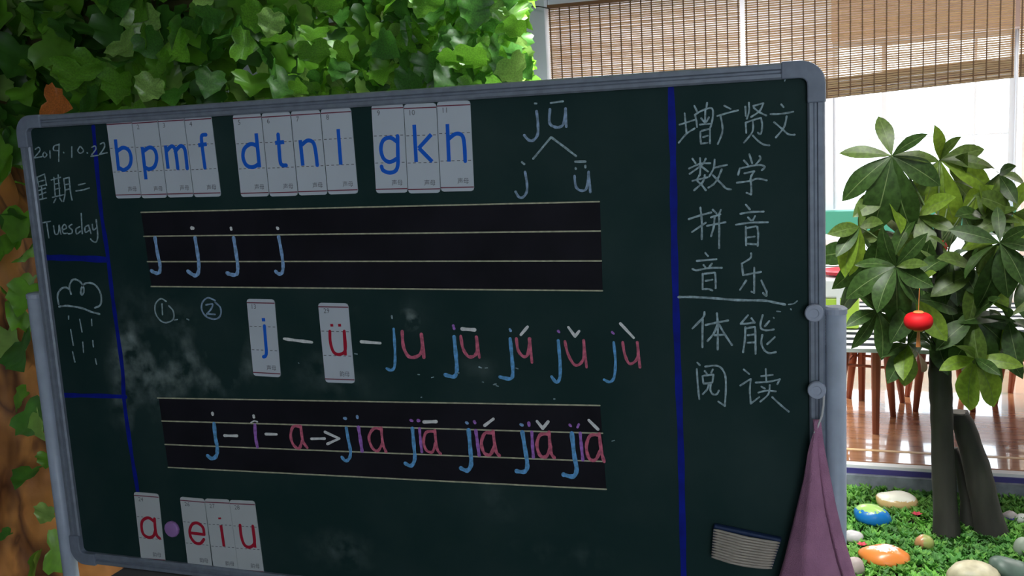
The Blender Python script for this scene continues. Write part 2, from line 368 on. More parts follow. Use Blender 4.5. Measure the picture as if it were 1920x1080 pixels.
for (u, v) in ((1527, 585), (1532, 729)):
    c = at(u, v, -.012)
    MB().lathe([(.010, .004), (.010, -.003), (.0135, -.005), (.0135, -.012), (.0120, -.014), (.0075, -.014), (.006, -.0128)], (c.x, -.010, c.z), 'Y', 24).build('knob', M['knob'], cb)
zb1 = at(1545, 590, 0).z; zb0 = at(1547, 745, 0).z
MB().box(IX1 + FRW - .001, xr - PR + .004, .002, .014, zb0, zb1 + .012).build('hinge_bracket', M['knob'], cb)
bd = MB()  # white dots modelled in place of light shining through hinge holes
for i in range(10):
    q = at(1546, 594 + i * 5.6, -.004); bd.lathe([(.0005, -.0019), (.0018, 0), (.0005, .0019)], (q.x, -.004, q.z), n=8)
bd.build('light_dots', M['chalk_white'], cb, label='row of white dots standing in for light through hinge holes')
q0 = at(1546, 647, -.004); q1 = at(1546, 662, -.004); MB().tube([(q0.x, -.004, q0.z), (q1.x, -.004, q1.z)], .0018, 6).build('dark_stub', M['dark'], cb)

# ---------- strokes
def smooth_pts(pts, sub=5):
    if len(pts) < 3: 
        a, b = pts[0], pts[-1]; return [a.lerp(b, i / 3) for i in range(4)]
    out = []; n = len(pts)
    for i in range(n - 1):
        p0 = pts[max(i - 1, 0)]; p1 = pts[i]; p2 = pts[i + 1]; p3 = pts[min(i + 2, n - 1)]
        for s in range(sub):
            t = s / sub; out.append(.5 * ((2 * p1) + (p2 - p0) * t + (2 * p0 - 5 * p1 + 4 * p2 - p3) * t * t + (3 * p1 - p0 - 3 * p2 + p3) * t ** 3))
    out.append(pts[-1]); return out
def ribbon(mb, pts, w, y, th=.0006, jit=.12, k=0, sq=False):
    pts = smooth_pts(pts); n = len(pts); L = []; Rr = []
    ph = random.random() * 9
    for i, p in enumerate(pts):
        t = pts[min(i + 1, n - 1)] - pts[max(i - 1, 0)]
        if t.length < 1e-7: t = Vector((1, 0))
        t.normalize(); nn = Vector((-t.y, t.x)); hw = w / 2 * (1 + jit * math.sin(ph + i * 1.3) + jit * (random.random() - .5))
        L.append(p + nn * hw); Rr.append(p - nn * hw)
    t0 = (pts[1] - pts[0]).normalized(); t1 = (pts[-1] - pts[-2]).normalized()
    def cap(c, t, a, b):
        if sq: return []
        v = a - c; r = v.length; return [c + v.normalized() * r * math.cos(x) + t * r * math.sin(x) for x in (math.pi * .25, math.pi * .5, math.pi * .75)]
    c0 = cap(pts[0], -t0, Rr[0], L[0]); c1 = cap(pts[-1], t1, L[-1], Rr[-1])
    top = L + c1 + Rr[::-1] + c0; N_ = len(top)
    vs = [(p.x, y - th, p.y) for p in top] + [(p.x, y, p.y) for p in top]; fs = []
    # strip faces (L[i] index i ; R[i] index ...)
    ri = lambda i: n + len(c1) + (n - 1 - i)
    for i in range(n - 1): fs.append((i, i + 1, ri(i + 1), ri(i)))
    if c1: fs.append(tuple([n - 1] + [n + j for j in range(3)] + [ri(n - 1)]))
    if c0: fs.append(tuple([ri(0)] + [n + len(c1) + n + j for j in range(3)] + [0]))
    for i in range(N_): fs.append((i, i + N_, (i + 1) % N_ + N_, (i + 1) % N_))
    mb.add(vs, fs, k)
CR = {'A': (1240, 100, 6), 'B': (1240, 270, 6), 'C': (1240, 440, 6), 'D': (1240, 600, 5.3333), 'E': (0, 160, 4), 'F': (0, 400, 3.375), 'G': (240, 380, 3), 'H': (700, 560, 3),
      'I': (280, 730, 4.174), 'J': (800, 160, 4), 'K': (400, 160, 4), 'L': (220, 900, 5.647), 'P': (0, 0, 1)}
def conv(cr, p):
    ox, oy, s = CR[cr]; return P(ox + p[0] / s, oy + p[1] / s)
def strokes(mb, cr, ss, wpx, y=0.0, jit=.12, k=0, th=.0006, sq=False):
    ox, oy, s = CR[cr]
    for n_, st in enumerate(ss):
        if len(st) == 1: u, v = st[0]; st = [(u - .12 * wpx * s, v - .1 * wpx * s), (u + .12 * wpx * s, v + .1 * wpx * s)]
        u, v = ox + st[0][0] / s, oy + st[0][1] / s
        ribbon(mb, [conv(cr, p) for p in st], wpx * mpp(u, v), y, th + .00005 * n_, jit, k, sq)
def glyph(name, cr, ss, wpx, m, parent=None, y=0.0, label=None, th=.0006):
    mb = MB(); strokes(mb, cr, ss, wpx, y, th=th); return mb.build(name, m, parent or cb, label=label)
CG = M['chalk_grey']
zi = lambda ch: 'chalk character ' + ch
glyph('chalk_character', 'A', [[(205, 803), (385, 745)], [(262, 675), (275, 800), (283, 895)], [(197, 1005), (283, 905), (375, 845)], [(372, 590), (400, 650)], [(515, 555), (505, 630)],
      [(380, 690), (445, 650), (545, 615), (580, 640), (578, 730), (560, 810), (550, 835)], [(378, 690), (395, 760), (402, 830)], [(495, 640), (492, 780)], [(450, 730), (482, 772)], [(535, 720), (508, 772)],
      [(435, 802), (565, 790)], [(440, 880), (440, 945), (447, 1015)], [(455, 872), (545, 848)], [(547, 850), (548, 1012)], [(470, 942), (525, 925)], [(447, 1017), (520, 1006)]], 3.3, CG, label='chalk character 增')
glyph('chalk_character', 'A', [[(710, 590), (780, 625)], [(630, 705), (740, 672), (865, 640)], [(665, 700), (685, 800), (683, 900), (635, 1020)]], 3.3, CG, label='chalk character 广')
glyph('chalk_character', 'A', [[(945, 600), (950, 705)], [(985, 555), (988, 650), (962, 735)], [(1035, 592), (1148, 560)], [(1148, 562), (1105, 650), (1010, 715)], [(1040, 612), (1100, 660), (1180, 700)],
      [(950, 780), (955, 895)], [(950, 780), (1050, 745), (1118, 727)], [(1122, 727), (1135, 800), (1128, 880), (1110, 910), (1085, 890)], [(1030, 770), (1025, 880), (930, 1005)], [(1030, 925), (1090, 985), (1150, 1025), (1215, 1035)]], 3.3, CG, label='chalk character 贤')
glyph('chalk_character', 'A', [[(1350, 575), (1375, 605)], [(1228, 683), (1350, 680), (1485, 657)], [(1410, 710), (1380, 830), (1290, 945)], [(1270, 775), (1370, 860), (1430, 910), (1500, 915)]], 3.4, CG, label='chalk character 文')
glyph('chalk_mark', 'A', [[(1420, 235), (1388, 310)]], 2.4, CG)
glyph('chalk_character', 'B', [[(350, 165), (385, 215)], [(435, 160), (440, 250), (435, 350)], [(500, 165), (460, 230), (320, 335)], [(312, 275), (440, 222), (550, 215)], [(450, 250), (525, 310)],
      [(430, 350), (405, 410), (455, 460), (500, 520)], [(350, 415), (440, 392), (520, 375)], [(490, 350), (465, 430), (370, 520)], [(600, 175), (590, 270), (540, 365)], [(600, 265), (740, 235)],
      [(680, 285), (640, 380), (590, 450), (530, 490)], [(580, 350), (680, 450), (730, 500), (785, 510)]], 3.5, CG, label='chalk character 数')
glyph('chalk_character', 'B', [[(990, 115), (1022, 215)], [(930, 185), (975, 235)], [(1105, 135), (1115, 165), (1065, 230)], [(865, 345), (882, 275)], [(885, 275), (1020, 245), (1120, 235)], [(1120, 235), (1165, 258), (1130, 295)],
      [(935, 330), (1045, 305)], [(1045, 308), (1015, 355), (1003, 400)], [(850, 435), (1000, 415), (1080, 390), (1185, 408)], [(1003, 400), (1012, 480), (1012, 565)], [(1010, 568), (960, 548)]], 3.5, CG, label='chalk character 学')
glyph('chalk_character', 'B', [[(310, 845), (430, 805), (560, 770)], [(440, 715), (455, 870), (455, 1070)], [(345, 990), (500, 885)], [(580, 740), (620, 780)], [(670, 740), (650, 790)], [(560, 825), (665, 790)],
      [(515, 920), (590, 905), (720, 880)], [(600, 815), (590, 930), (560, 1035)], [(650, 810), (652, 1000), (650, 1170)]], 3.6, CG, label='chalk character 拼')
glyph('chalk_character', 'B', [[(950, 680), (995, 735)], [(890, 785), (1010, 765), (1150, 760)], [(975, 825), (1010, 860)], [(1055, 810), (1030, 855)], [(840, 908), (1000, 885), (1200, 880)], [(950, 930), (955, 1140)],
      [(960, 945), (1065, 925)], [(1080, 932), (1090, 1020), (1085, 1145)], [(975, 1050), (1050, 1040)], [(975, 1122), (1080, 1128)]], 3.5, CG, label='chalk character 音 in the right column')
glyph('chalk_character', 'C', [[(495, 205), (525, 240)], [(400, 295), (620, 275)], [(475, 340), (495, 365)], [(570, 325), (540, 360)], [(350, 385), (400, 400), (530, 375), (680, 372)], [(465, 440), (465, 610)],
      [(480, 440), (600, 425)], [(605, 430), (612, 520), (612, 600)], [(500, 520), (575, 505)], [(465, 612), (530, 610), (575, 628)]], 3.5, CG, label='chalk character 音 in the left column')
glyph('chalk_character', 'C', [[(1010, 210), (1000, 265), (905, 325)], [(905, 325), (920, 450)], [(920, 455), (1000, 440), (1120, 418)], [(1045, 370), (1045, 655)], [(1045, 655), (1015, 640)], [(955, 515), (885, 620)],
      [(1125, 515), (1160, 590), (1185, 640)], [(1185, 640), (1180, 690), (1145, 655)]], 3.5, CG, label='chalk character 乐')
glyph('chalk_line', 'C', [[(195, 702), (330, 700), (600, 715), (850, 735), (1150, 740), (1270, 762), (1390, 785)]], 4.2, CG)
glyph('chalk_mark', 'C', [[(1430, 785), (1490, 775), (1530, 745)], [(1300, 862), (1340, 865)], [(1455, 835), (1462, 845)], [(1262, 930), (1268, 940)]], 2.4, CG)
glyph('chalk_character', 'C', [[(485, 870), (470, 930), (350, 1055)], [(465, 950), (462, 1265)], [(500, 1015), (640, 985), (750, 965)], [(625, 885), (635, 1010), (635, 1290)], [(630, 1010), (590, 1110), (520, 1195)],
      [(650, 1010), (720, 1130), (795, 1240)], [(600, 1130), (700, 1125)]], 3.8, CG, label='chalk character 体')
glyph('chalk_character', 'C', [[(975, 905), (895, 1000)], [(895, 1003), (960, 1000), (1050, 985)], [(1015, 940), (1050, 990)], [(945, 1040), (940, 1180), (920, 1320)], [(945, 1055), (1050, 1035)], [(1056, 1040), (1060, 1200), (1060, 1340)],
      [(975, 1130), (1045, 1120)], [(970, 1215), (1045, 1210)], [(1140, 905), (1115, 1010), (1130, 1060), (1190, 1075), (1265, 1065)], [(1215, 970), (1165, 1030)], [(1136, 1129), (1125, 1219), (1159, 1297), (1215, 1331), (1288, 1320)],
      [(1277, 1151), (1192, 1230)]], 3.6, CG, label='chalk character 能')
glyph('chalk_character', 'D', [[(360, 425), (385, 450)], [(355, 490), (365, 650), (380, 790)], [(440, 465), (540, 455), (600, 480), (640, 560), (645, 700), (635, 855)], [(635, 858), (570, 815)], [(435, 510), (455, 535)], [(515, 495), (500, 525)],
      [(412, 560), (420, 625)], [(425, 555), (520, 545)], [(520, 548), (512, 620)], [(425, 635), (510, 625)], [(475, 640), (460, 690), (415, 740)], [(495, 640), (492, 700), (515, 740), (555, 740), (575, 705)]], 3.4, CG, label='chalk character 阅')
glyph('chalk_character', 'D', [[(825, 495), (880, 540)], [(790, 655), (890, 590)], [(895, 590), (885, 700), (895, 830)], [(895, 835), (980, 770)], [(1045, 490), (1050, 620)], [(1000, 560), (1115, 548)], [(945, 625), (1080, 615), (1185, 592)],
      [(1185, 592), (1160, 640)], [(1000, 665), (1035, 685)], [(970, 725), (1050, 705), (1145, 712)], [(1085, 650), (1070, 740), (990, 815)], [(1110, 770), (1190, 845), (1275, 915)]], 3.2, CG, label='chalk character 读')
glyph('chalk_date', 'E', [[(265, 480), (290, 465), (300, 490), (255, 545)], [(255, 545), (315, 535)], [(335, 500), (322, 520), (335, 540), (352, 520), (335, 500)], [(375, 490), (378, 545)], [(440, 445), (408, 455), (403, 485), (440, 490)], [(445, 440), (442, 570)],
      [(478, 502), (480, 506)], [(540, 460), (540, 540)], [(600, 460), (585, 490), (605, 510), (628, 490), (605, 458)], [(655, 505), (657, 508)], [(690, 465), (715, 455), (720, 480), (690, 520)], [(685, 532), (740, 524)], [(755, 440), (780, 430), (785, 465), (750, 518)], [(750, 518), (805, 505)]], 2.0, CG, label='chalk date 2019.10.22')
glyph('chalk_character', 'E', [[(278, 690), (335, 665)], [(335, 668), (350, 750)], [(278, 690), (292, 760)], [(295, 722), (332, 712)], [(292, 760), (345, 745)], [(290, 790), (342, 772)], [(312, 755), (322, 852)], [(295, 822), (345, 802)], [(285, 860), (350, 845)]], 2.0, CG, label='chalk character 星')
glyph('chalk_character', 'E', [[(385, 710), (455, 690)], [(405, 690), (415, 830)], [(437, 672), (450, 830)], [(415, 740), (448, 733)], [(415, 780), (450, 770)], [(395, 840), (480, 820)], [(420, 850), (405, 880)], [(450, 845), (465, 870)], [(480, 702), (490, 800), (478, 870)],
      [(480, 700), (520, 690)], [(520, 690), (530, 800), (542, 860)], [(490, 745), (525, 738)], [(490, 785), (528, 775)]], 2.0, CG, label='chalk character 期')
glyph('chalk_character', 'E', [[(590, 747), (640, 735)], [(570, 792), (620, 785), (670, 770)]], 2.2, CG, label='chalk character 二')
glyph('chalk_word', 'F', [[(270, 60), (320, 50)], [(295, 55), (310, 155)], [(340, 80), (350, 130), (370, 125), (375, 75)], [(375, 75), (387, 132)], [(395, 105), (422, 92), (410, 70), (395, 90), (402, 125), (427, 125)], [(455, 70), (437, 85), (457, 105), (455, 125), (435, 130)],
      [(505, 85), (482, 100), (487, 130), (512, 112)], [(515, 0), (522, 128)], [(560, 75), (540, 88), (542, 120), (565, 108)], [(562, 75), (577, 128)], [(585, 70), (592, 105), (612, 92)], [(610, 40), (620, 140), (610, 180), (588, 176), (575, 162)]], 2.1, CG, label='chalk word Tuesday')
glyph('chalk_cloud', 'F', [[(372, 575), (365, 520), (385, 480), (415, 468), (435, 478)], [(450, 510), (440, 465), (455, 425), (480, 418), (510, 435), (530, 470), (530, 500), (518, 515), (512, 500), (520, 465), (545, 442), (590, 445), (625, 480), (642, 530), (635, 580), (600, 598)],
      [(375, 590), (430, 585), (520, 600), (570, 620), (630, 637)]], 3.0, CG, label='chalk drawing of a cloud')
glyph('chalk_rain', 'F', [[(435, 650), (435, 670)], [(505, 670), (520, 750)], [(580, 670), (582, 710)], [(448, 735), (465, 835)], [(525, 815), (530, 880)], [(588, 805), (592, 845)], [(460, 875), (475, 940)], [(605, 920), (612, 955)]], 2.0, CG, label='chalk rain strokes')
glyph('chalk_number', 'G', [[(215, 555), (185, 540), (155, 570), (155, 620), (180, 660), (215, 675), (255, 655), (255, 610), (230, 580)], [(192, 570), (195, 630)]], 2.4, CG, label='circled chalk number 1')
glyph('chalk_number', 'G', [[(490, 550), (450, 535), (420, 560), (415, 600), (440, 640), (490, 655), (520, 635), (520, 590), (490, 560)], [(440, 575), (475, 570), (470, 595), (445, 625)], [(445, 625), (490, 628)]], 2.8, M['chalk_pale'], label='circled chalk number 2')
CW = M['chalk_white']; CBL = M['chalk_blue']; CPK = M['chalk_pink']; CPU = M['chalk_purple']; CSK = M['chalk_sky']
glyph('chalk_dash', 'G', [[(878, 765), (950, 775), (1035, 785)]], 5, CW); glyph('chalk_dash', 'G', [[(1312, 782), (1420, 790)]], 5, CW)
def pinyin(rows, cr, names=None, parent=None, y=0.0, th=.0006):
    for (nm, ss, wd, mt) in rows: glyph(nm, cr, ss, wd, mt, parent, y, th=th)
pinyin([
 ('chalk_letter', [[(115, 170), (122, 290), (120, 380), (100, 402), (75, 392)]], 5, CBL), ('chalk_letter', [[(163, 185), (170, 270), (200, 325), (245, 325), (275, 290), (270, 200)], [(272, 200), (285, 330)]], 6, CPK), ('chalk_dot', [[(104, 98), (106, 110)]], 3, CG),
 ('chalk_letter', [[(455, 215), (465, 320), (470, 400), (455, 438), (405, 428)]], 7, CBL), ('chalk_letter', [[(492, 210), (505, 280), (535, 325), (570, 320), (585, 285), (580, 215)], [(580, 215), (597, 330)]], 5.5, CPK), ('tone_mark', [[(500, 170), (570, 175)]], 6.5, CW), ('chalk_dot', [[(450, 152), (455, 168)]], 5, CPU),
 ('chalk_letter', [[(770, 225), (780, 330), (785, 420), (770, 450), (712, 440)]], 6.5, CBL), ('chalk_letter', [[(805, 225), (815, 290), (845, 325), (870, 310), (880, 225)], [(878, 225), (893, 358)]], 5.5, CPK), ('tone_mark', [[(830, 203), (868, 158)]], 5, CW), ('chalk_dot', [[(768, 172), (773, 180)]], 4.5, CSK),
 ('chalk_letter', [[(1040, 235), (1050, 350), (1050, 440), (1030, 470), (1003, 438)]], 6, CBL), ('chalk_letter', [[(1078, 240), (1095, 310), (1130, 370), (1165, 365), (1185, 320), (1183, 235)], [(1183, 235), (1200, 385)]], 5, CPK), ('tone_mark', [[(1097, 160), (1135, 212)], [(1135, 212), (1158, 182)]], 5, CW), ('chalk_dot', [[(1040, 182), (1046, 188)]], 4.5, CPU),
 ('chalk_letter', [[(1352, 245), (1362, 350), (1355, 440), (1330, 468), (1298, 455)]], 5, CBL), ('chalk_letter', [[(1403, 245), (1415, 315), (1440, 365), (1475, 350), (1490, 310), (1485, 245)], [(1485, 245), (1500, 385)]], 5, CPK), ('tone_mark', [[(1390, 140), (1465, 220)]], 5, CW), ('chalk_dot', [[(1343, 188), (1353, 197)]], 4, CPU)], 'H')
pinyin([('chalk_letter', [[(825, 195), (835, 290), (832, 370), (800, 412), (765, 410), (733, 375)]], 5, M['chalk_pale']), ('chalk_dot', [[(812, 135), (824, 136)]], 3.5, CG), ('tone_mark', [[(930, 132), (1022, 120)]], 3.6, CG),
 ('chalk_letter', [[(925, 180), (922, 280), (960, 312), (1000, 312), (1030, 280), (1042, 175)], [(1042, 175), (1048, 310)]], 5, M['chalk_pale']), ('chalk_branch', [[(932, 390), (800, 550)], [(935, 390), (1030, 460), (1120, 530)]], 4, CG),
 ('chalk_letter', [[(738, 650), (752, 730), (750, 800), (720, 840), (690, 835), (668, 798)]], 4.5, M['chalk_pale']), ('chalk_dot', [[(715, 577), (732, 590)]], 4, CG), ('tone_mark', [[(1115, 572), (1190, 572)]], 4.2, CG), ('chalk_dot', [[(1117, 620), (1119, 625)]], 4, CG), ('chalk_dot', [[(1190, 604), (1191, 616)]], 4, CG),
 ('chalk_letter', [[(1110, 680), (1120, 760), (1160, 790), (1200, 770), (1215, 650)], [(1215, 650), (1228, 800)]], 4.5, M['chalk_pale'])], 'J')
# specks of chalk
mb = MB()
for (u, v) in [(900, 688), (912, 690), (860, 700), (785, 702), (812, 708), (905, 716), (928, 721), (933, 723), (640, 690), (330, 600), (352, 598), (385, 590), (560, 680), (668, 663), (1150, 827), (970, 690), (790, 745), (1040, 748)]:
    strokes(mb, 'P', [[(u - random.uniform(.5, 3), v), (u + random.uniform(.5, 3), v + random.uniform(-1.5, 2))]], random.uniform(1, 2.4))
mb.build('chalk_specks', CG, cb, kind='stuff')
# blue divider lines
BLP = M['blue_paint']
glyph('blue_line', 'P', [[(1258, 165), (1262, 300), (1264, 440), (1267, 560), (1271, 680), (1276, 820), (1279, 950), (1282, 1085), (1284, 1190)]], 13, BLP, th=.0003)
glyph('blue_line', 'P', [[(175, 238), (183, 330), (190, 400), (201, 471), (210, 548), (218, 607), (230, 696), (233, 753), (247, 853), (258, 920), (266, 985)]], 8, BLP, th=.0003)
glyph('blue_line', 'P', [[(88, 483), (140, 484), (200, 487)]], 10, BLP, th=.0004); glyph('blue_line', 'P', [[(118, 741), (180, 742), (235, 744)]], 7, BLP, th=.0004)

# ================================================================== MAGNETIC STRIPS
def quad_slab(q, y0, y1):
    vs = [(p.x, y0, p.y) for p in q] + [(p.x, y1, p.y) for p in q]
    return vs, [(0, 3, 2, 1), (4, 5, 6, 7), (0, 1, 5, 4), (1, 2, 6, 5), (2, 3, 7, 6), (3, 0, 4, 7)]
def strip(q, lines, label):
    q = [P(*p) for p in q]; vs, fs = quad_slab(q, -.0009, .0)
    c = sum(q, Vector((0, 0))) / 4; e = empty('magnetic_strip', (c.x, 0, c.y), label, 'magnetic strip', 'black ruled magnetic strips on the chalkboard')
    mk('sheet', vs, fs, M['strip'], e)
    for (a, b) in lines:
        mb = MB(); strokes(mb, 'P', [[a, b]], 2.1, -.0009, .04, th=.0004); mb.build('ruled_line', M['rule'], e)
    return e
s1 = strip([(265, 397), (1125, 377), (1130, 545), (285, 538)], [((265, 398), (1124, 378)), ((270, 443), (1126, 433)), ((277, 490.5), (1128, 489)), ((284, 537), (1130, 545))], 'upper black ruled magnetic strip with four chalk letters j')
s2 = strip([(298, 745), (1125, 759), (1137, 918), (316, 877)], [((296, 746), (1125, 760)), ((304, 789), (1130, 812)), ((310, 833), (1133, 865)), ((316, 876), (1137, 917))], 'lower black ruled magnetic strip with chalk spelling jia in four tones')
YS = -.0013
pinyin([('chalk_letter', [[(155, 198), (170, 290), (183, 350), (180, 390), (160, 395), (135, 383)]], 6, CSK), ('chalk_letter', [[(380, 198), (395, 290), (402, 360), (395, 400), (375, 408), (340, 385)]], 6.5, CSK),
 ('chalk_letter', [[(597, 198), (612, 290), (620, 360), (615, 400), (590, 405), (560, 395)]], 6.5, CSK), ('chalk_letter', [[(850, 192), (868, 290), (875, 360), (868, 395), (850, 400), (833, 385)]], 6, CSK),
 ('chalk_dot', [[(362, 142), (369, 143)]], 6, CW), ('chalk_dot', [[(582, 142), (584, 150)]], 5, CW), ('chalk_dot', [[(841, 140), (846, 145)]], 5, CW)], 'G', parent=s1, y=YS)
pinyin([('chalk_letter', [[(510, 265), (520, 370), (535, 450), (530, 515), (495, 540), (460, 518)]], 6.5, CBL), ('chalk_dot', [[(498, 185), (500, 197)]], 5, CW), ('chalk_dash', [[(592, 360), (690, 362)]], 4.5, CW),
 ('chalk_letter', [[(830, 275), (835, 370), (850, 450)]], 5.5, CPU), ('chalk_dot', [[(820, 205), (822, 215)]], 5, CW), ('chalk_mark', [[(800, 258), (825, 245), (850, 252)]], 2.4, CW), ('chalk_dash', [[(915, 348), (1000, 350)]], 4.5, CW),
 ('chalk_letter', [[(1190, 290), (1130, 290), (1110, 360), (1130, 430), (1175, 460), (1200, 400)], [(1188, 285), (1205, 400), (1240, 455)]], 5, CPK), ('chalk_arrow', [[(1272, 385), (1375, 383)], [(1378, 332), (1490, 383)], [(1490, 383), (1398, 425)]], 4.6, CW),
 ('chalk_letter', [[(1545, 300), (1560, 390), (1578, 480), (1570, 535), (1540, 558), (1510, 528)]], 5.5, CBL), ('chalk_dot', [[(1528, 224), (1540, 226)]], 5, CSK), ('chalk_letter', [[(1640, 295), (1655, 390), (1668, 480)]], 6, CPU), ('chalk_dot', [[(1630, 210), (1632, 222)]], 5, CSK),
 ('chalk_letter', [[(1820, 310), (1760, 305), (1722, 370), (1745, 450), (1790, 480), (1828, 420)], [(1818, 300), (1830, 420), (1855, 485)]], 5, CPK)], 'I', parent=s2, y=YS)
pinyin([('chalk_letter', [[(222, 730), (230, 820), (235, 900), (215, 938), (182, 925)]], 6.5, CBL), ('chalk_letter', [[(262, 730), (268, 800), (275, 860)]], 5, CPU), ('chalk_letter', [[(345, 745), (300, 750), (285, 800), (300, 850), (335, 860), (352, 810)], [(348, 740), (360, 840), (380, 870)]], 5, CPK),
 ('chalk_dot', [[(212, 682), (222, 686)]], 4.5, CPU), ('chalk_dot', [[(254, 684), (260, 685)]], 5.5, CPU), ('tone_mark', [[(287, 692), (355, 690)]], 6, CW),
 ('chalk_letter', [[(538, 738), (548, 850), (552, 930), (530, 965), (495, 952)]], 7.5, CBL), ('chalk_letter', [[(578, 740), (588, 810), (597, 880)]], 6, CPU), ('chalk_letter', [[(670, 755), (630, 755), (610, 810), (625, 865), (660, 875), (685, 820)], [(675, 745), (690, 850), (710, 880)]], 6, CPK),
 ('chalk_dot', [[(524, 695), (532, 699)]], 5, CSK), ('chalk_dot', [[(570, 690), (574, 697)]], 5.5, CPU), ('tone_mark', [[(628, 712), (677, 675)]], 5.5, CW),
 ('chalk_letter', [[(840, 750), (858, 860), (868, 940), (850, 972), (808, 968)]], 7.5, CBL), ('chalk_letter', [[(893, 750), (897, 820), (902, 890)]], 5.5, CPU), ('chalk_letter', [[(985, 760), (940, 765), (922, 820), (940, 880), (975, 885), (1000, 830)], [(990, 750), (1000, 860), (1020, 893)]], 6, CPK),
 ('chalk_dot', [[(830, 706), (840, 710)]], 5, CSK), ('chalk_dot', [[(876, 698), (878, 712)]], 5.5, CPU), ('tone_mark', [[(922, 688), (955, 728)], [(955, 728), (985, 690)]], 5.5, CW),
 ('chalk_letter', [[(1118, 755), (1132, 880), (1145, 960), (1125, 998), (1072, 988)]], 8, CBL), ('chalk_letter', [[(1165, 755), (1172, 830), (1180, 905)]], 5.5, CPU), ('chalk_letter', [[(1265, 765), (1220, 770), (1200, 830), (1215, 895), (1250, 905), (1280, 850)], [(1272, 758), (1285, 860), (1300, 915)]], 6, CPK),
 ('chalk_dot', [[(1106, 708), (1114, 716)]], 4.5, CPU), ('chalk_dot', [[(1150, 722), (1157, 706)]], 4.5, CPU), ('tone_mark', [[(1213, 682), (1265, 733)]], 5.5, CW)], 'H', parent=s2, y=YS)

# ================================================================== LETTER CARDS
_tc = {}
def text_mesh(s):
    if s in _tc: return _tc[s]
    cu = bpy.data.curves.new('t', 'FONT'); cu.body = s; cu.size = 1; cu.resolution_u = 2; cu.extrude = 0
    o = bpy.data.objects.new('t', cu); COL.objects.link(o); bpy.context.view_layer.update()
    me = o.to_mesh(); vs = [v.co.copy() for v in me.vertices]; fs = [tuple(p.vertices) for p in me.polygons]; o.to_mesh_clear()
    bpy.data.objects.remove(o); bpy.data.curves.remove(cu)
    x0 = min([v.x for v in vs] or [0]); vs = [Vector((v.x - x0, v.y, 0)) for v in vs]; _tc[s] = (vs, fs); return _tc[s]
def cards(quad, letters, nums, cap, ink, cr, gl, wl, mcard, where, grp, y=0.0):
    TL, TR, BR, BL = [P(*p) for p in quad]; n = len(letters)
    for i, ch in enumerate(letters):
        a, b = i / n, (i + 1) / n; gap = .004 if n > 1 else 0
        tl = TL.lerp(TR, a + (gap if i else 0)); tr = TL.lerp(TR, b - (gap if i < n - 1 else 0)); bl = BL.lerp(BR, a + (gap if i else 0)); br = BL.lerp(BR, b - (gap if i < n - 1 else 0))
        dz = random.uniform(-.0012, .0012); off = Vector((0, dz)); tl, tr, bl, br = tl + off, tr + off, bl + off, br + off
        f = lambda s, t: tl.lerp(tr, s).lerp(bl.lerp(br, s), t)
        c = f(.5, .5); nm = ch
        kind = 'blue' if ink == M['ink_blue'] else 'red'
        e = empty('letter_card', (c.x, y, c.y), 'white card, %s letter %s, %s' % (kind, nm, where), 'letter card', grp)
        W_ = (tr - tl).length; H_ = (bl - tl).length; rs, rt_ = .09, .09 * W_ / H_
        out = []
        for (cs, ct, sx, sz) in ((0, 0, 1, 1), (1, 0, -1, 1), (1, 1, -1, -1), (0, 1, 1, -1)):
            arc = [(cs + sx * rs * (1 - math.cos(a_)), ct + sz * rt_ * (1 - math.sin(a_))) for a_ in (0, math.pi / 4, math.pi / 2)]
            if (cs, ct) in ((1, 0), (0, 1)): arc = arc[::-1]
            out += arc
        pts = [f(s, t) for s, t in out]; N_ = len(pts)
        y1 = y - .0015 - .0002 * (i % 2)
        vs = [(p.x, y1, p.y) for p in pts] + [(p.x, y, p.y) for p in pts]
        mk('card', vs, [tuple(range(N_ - 1, -1, -1)), tuple(range(N_, 2 * N_))] + [(j, (j + 1) % N_, (j + 1) % N_ + N_, j + N_) for j in range(N_)], mcard, e)
        mb = MB()
        for q_n, (st, w_) in enumerate(gl[i]): strokes(mb, cr, [st], w_ or wl, y1, 0.02, th=.0003 + .00006 * q_n, sq=(len(st) == 2))
        mb.build('printed_letter', ink, e)
        for t in (.048, .955):
            mb = MB(); ribbon(mb, [f(.0, t), f(1, t)], .0018, y1, .0003, 0, sq=True); mb.build('stripe', M['ink_maroon'], e)
        mb = MB()
        for t in (.352, .657):
            for j in range(6):
                s = j / 6 + .03; ribbon(mb, [f(s, t), f(s + .09, t)], .0013, y1, .00015, 0, sq=True)
        mb.build('dashed_line', M['ink_grey'], e, kind='stuff')
        ex = (tr - tl).normalized(); ey = Vector((-ex.y, ex.x)); up = (tl - bl).normalized()
        for (s, size, so, to) in ((nums[i], .0125, .17, .125), (cap, .0105, .52, .91)):
            if not s: continue
            tv, tf = text_mesh(s); o = f(so, to)
            if tf: mk('printed_number' if s == nums[i] else 'printed_caption', [(o + ex * v.x * size + up * v.y * size).to_3d().xzy + Vector((0, 0, 0)) if False else (lambda q: (q.x, y1 - .0003, q.y))(o + ex * v.x * size + up * v.y * size) for v in tv], [tuple(q) for q in tf], M['ink_grey'], e)
IB, IR = M['ink_blue'], M['ink_red']; W0 = None
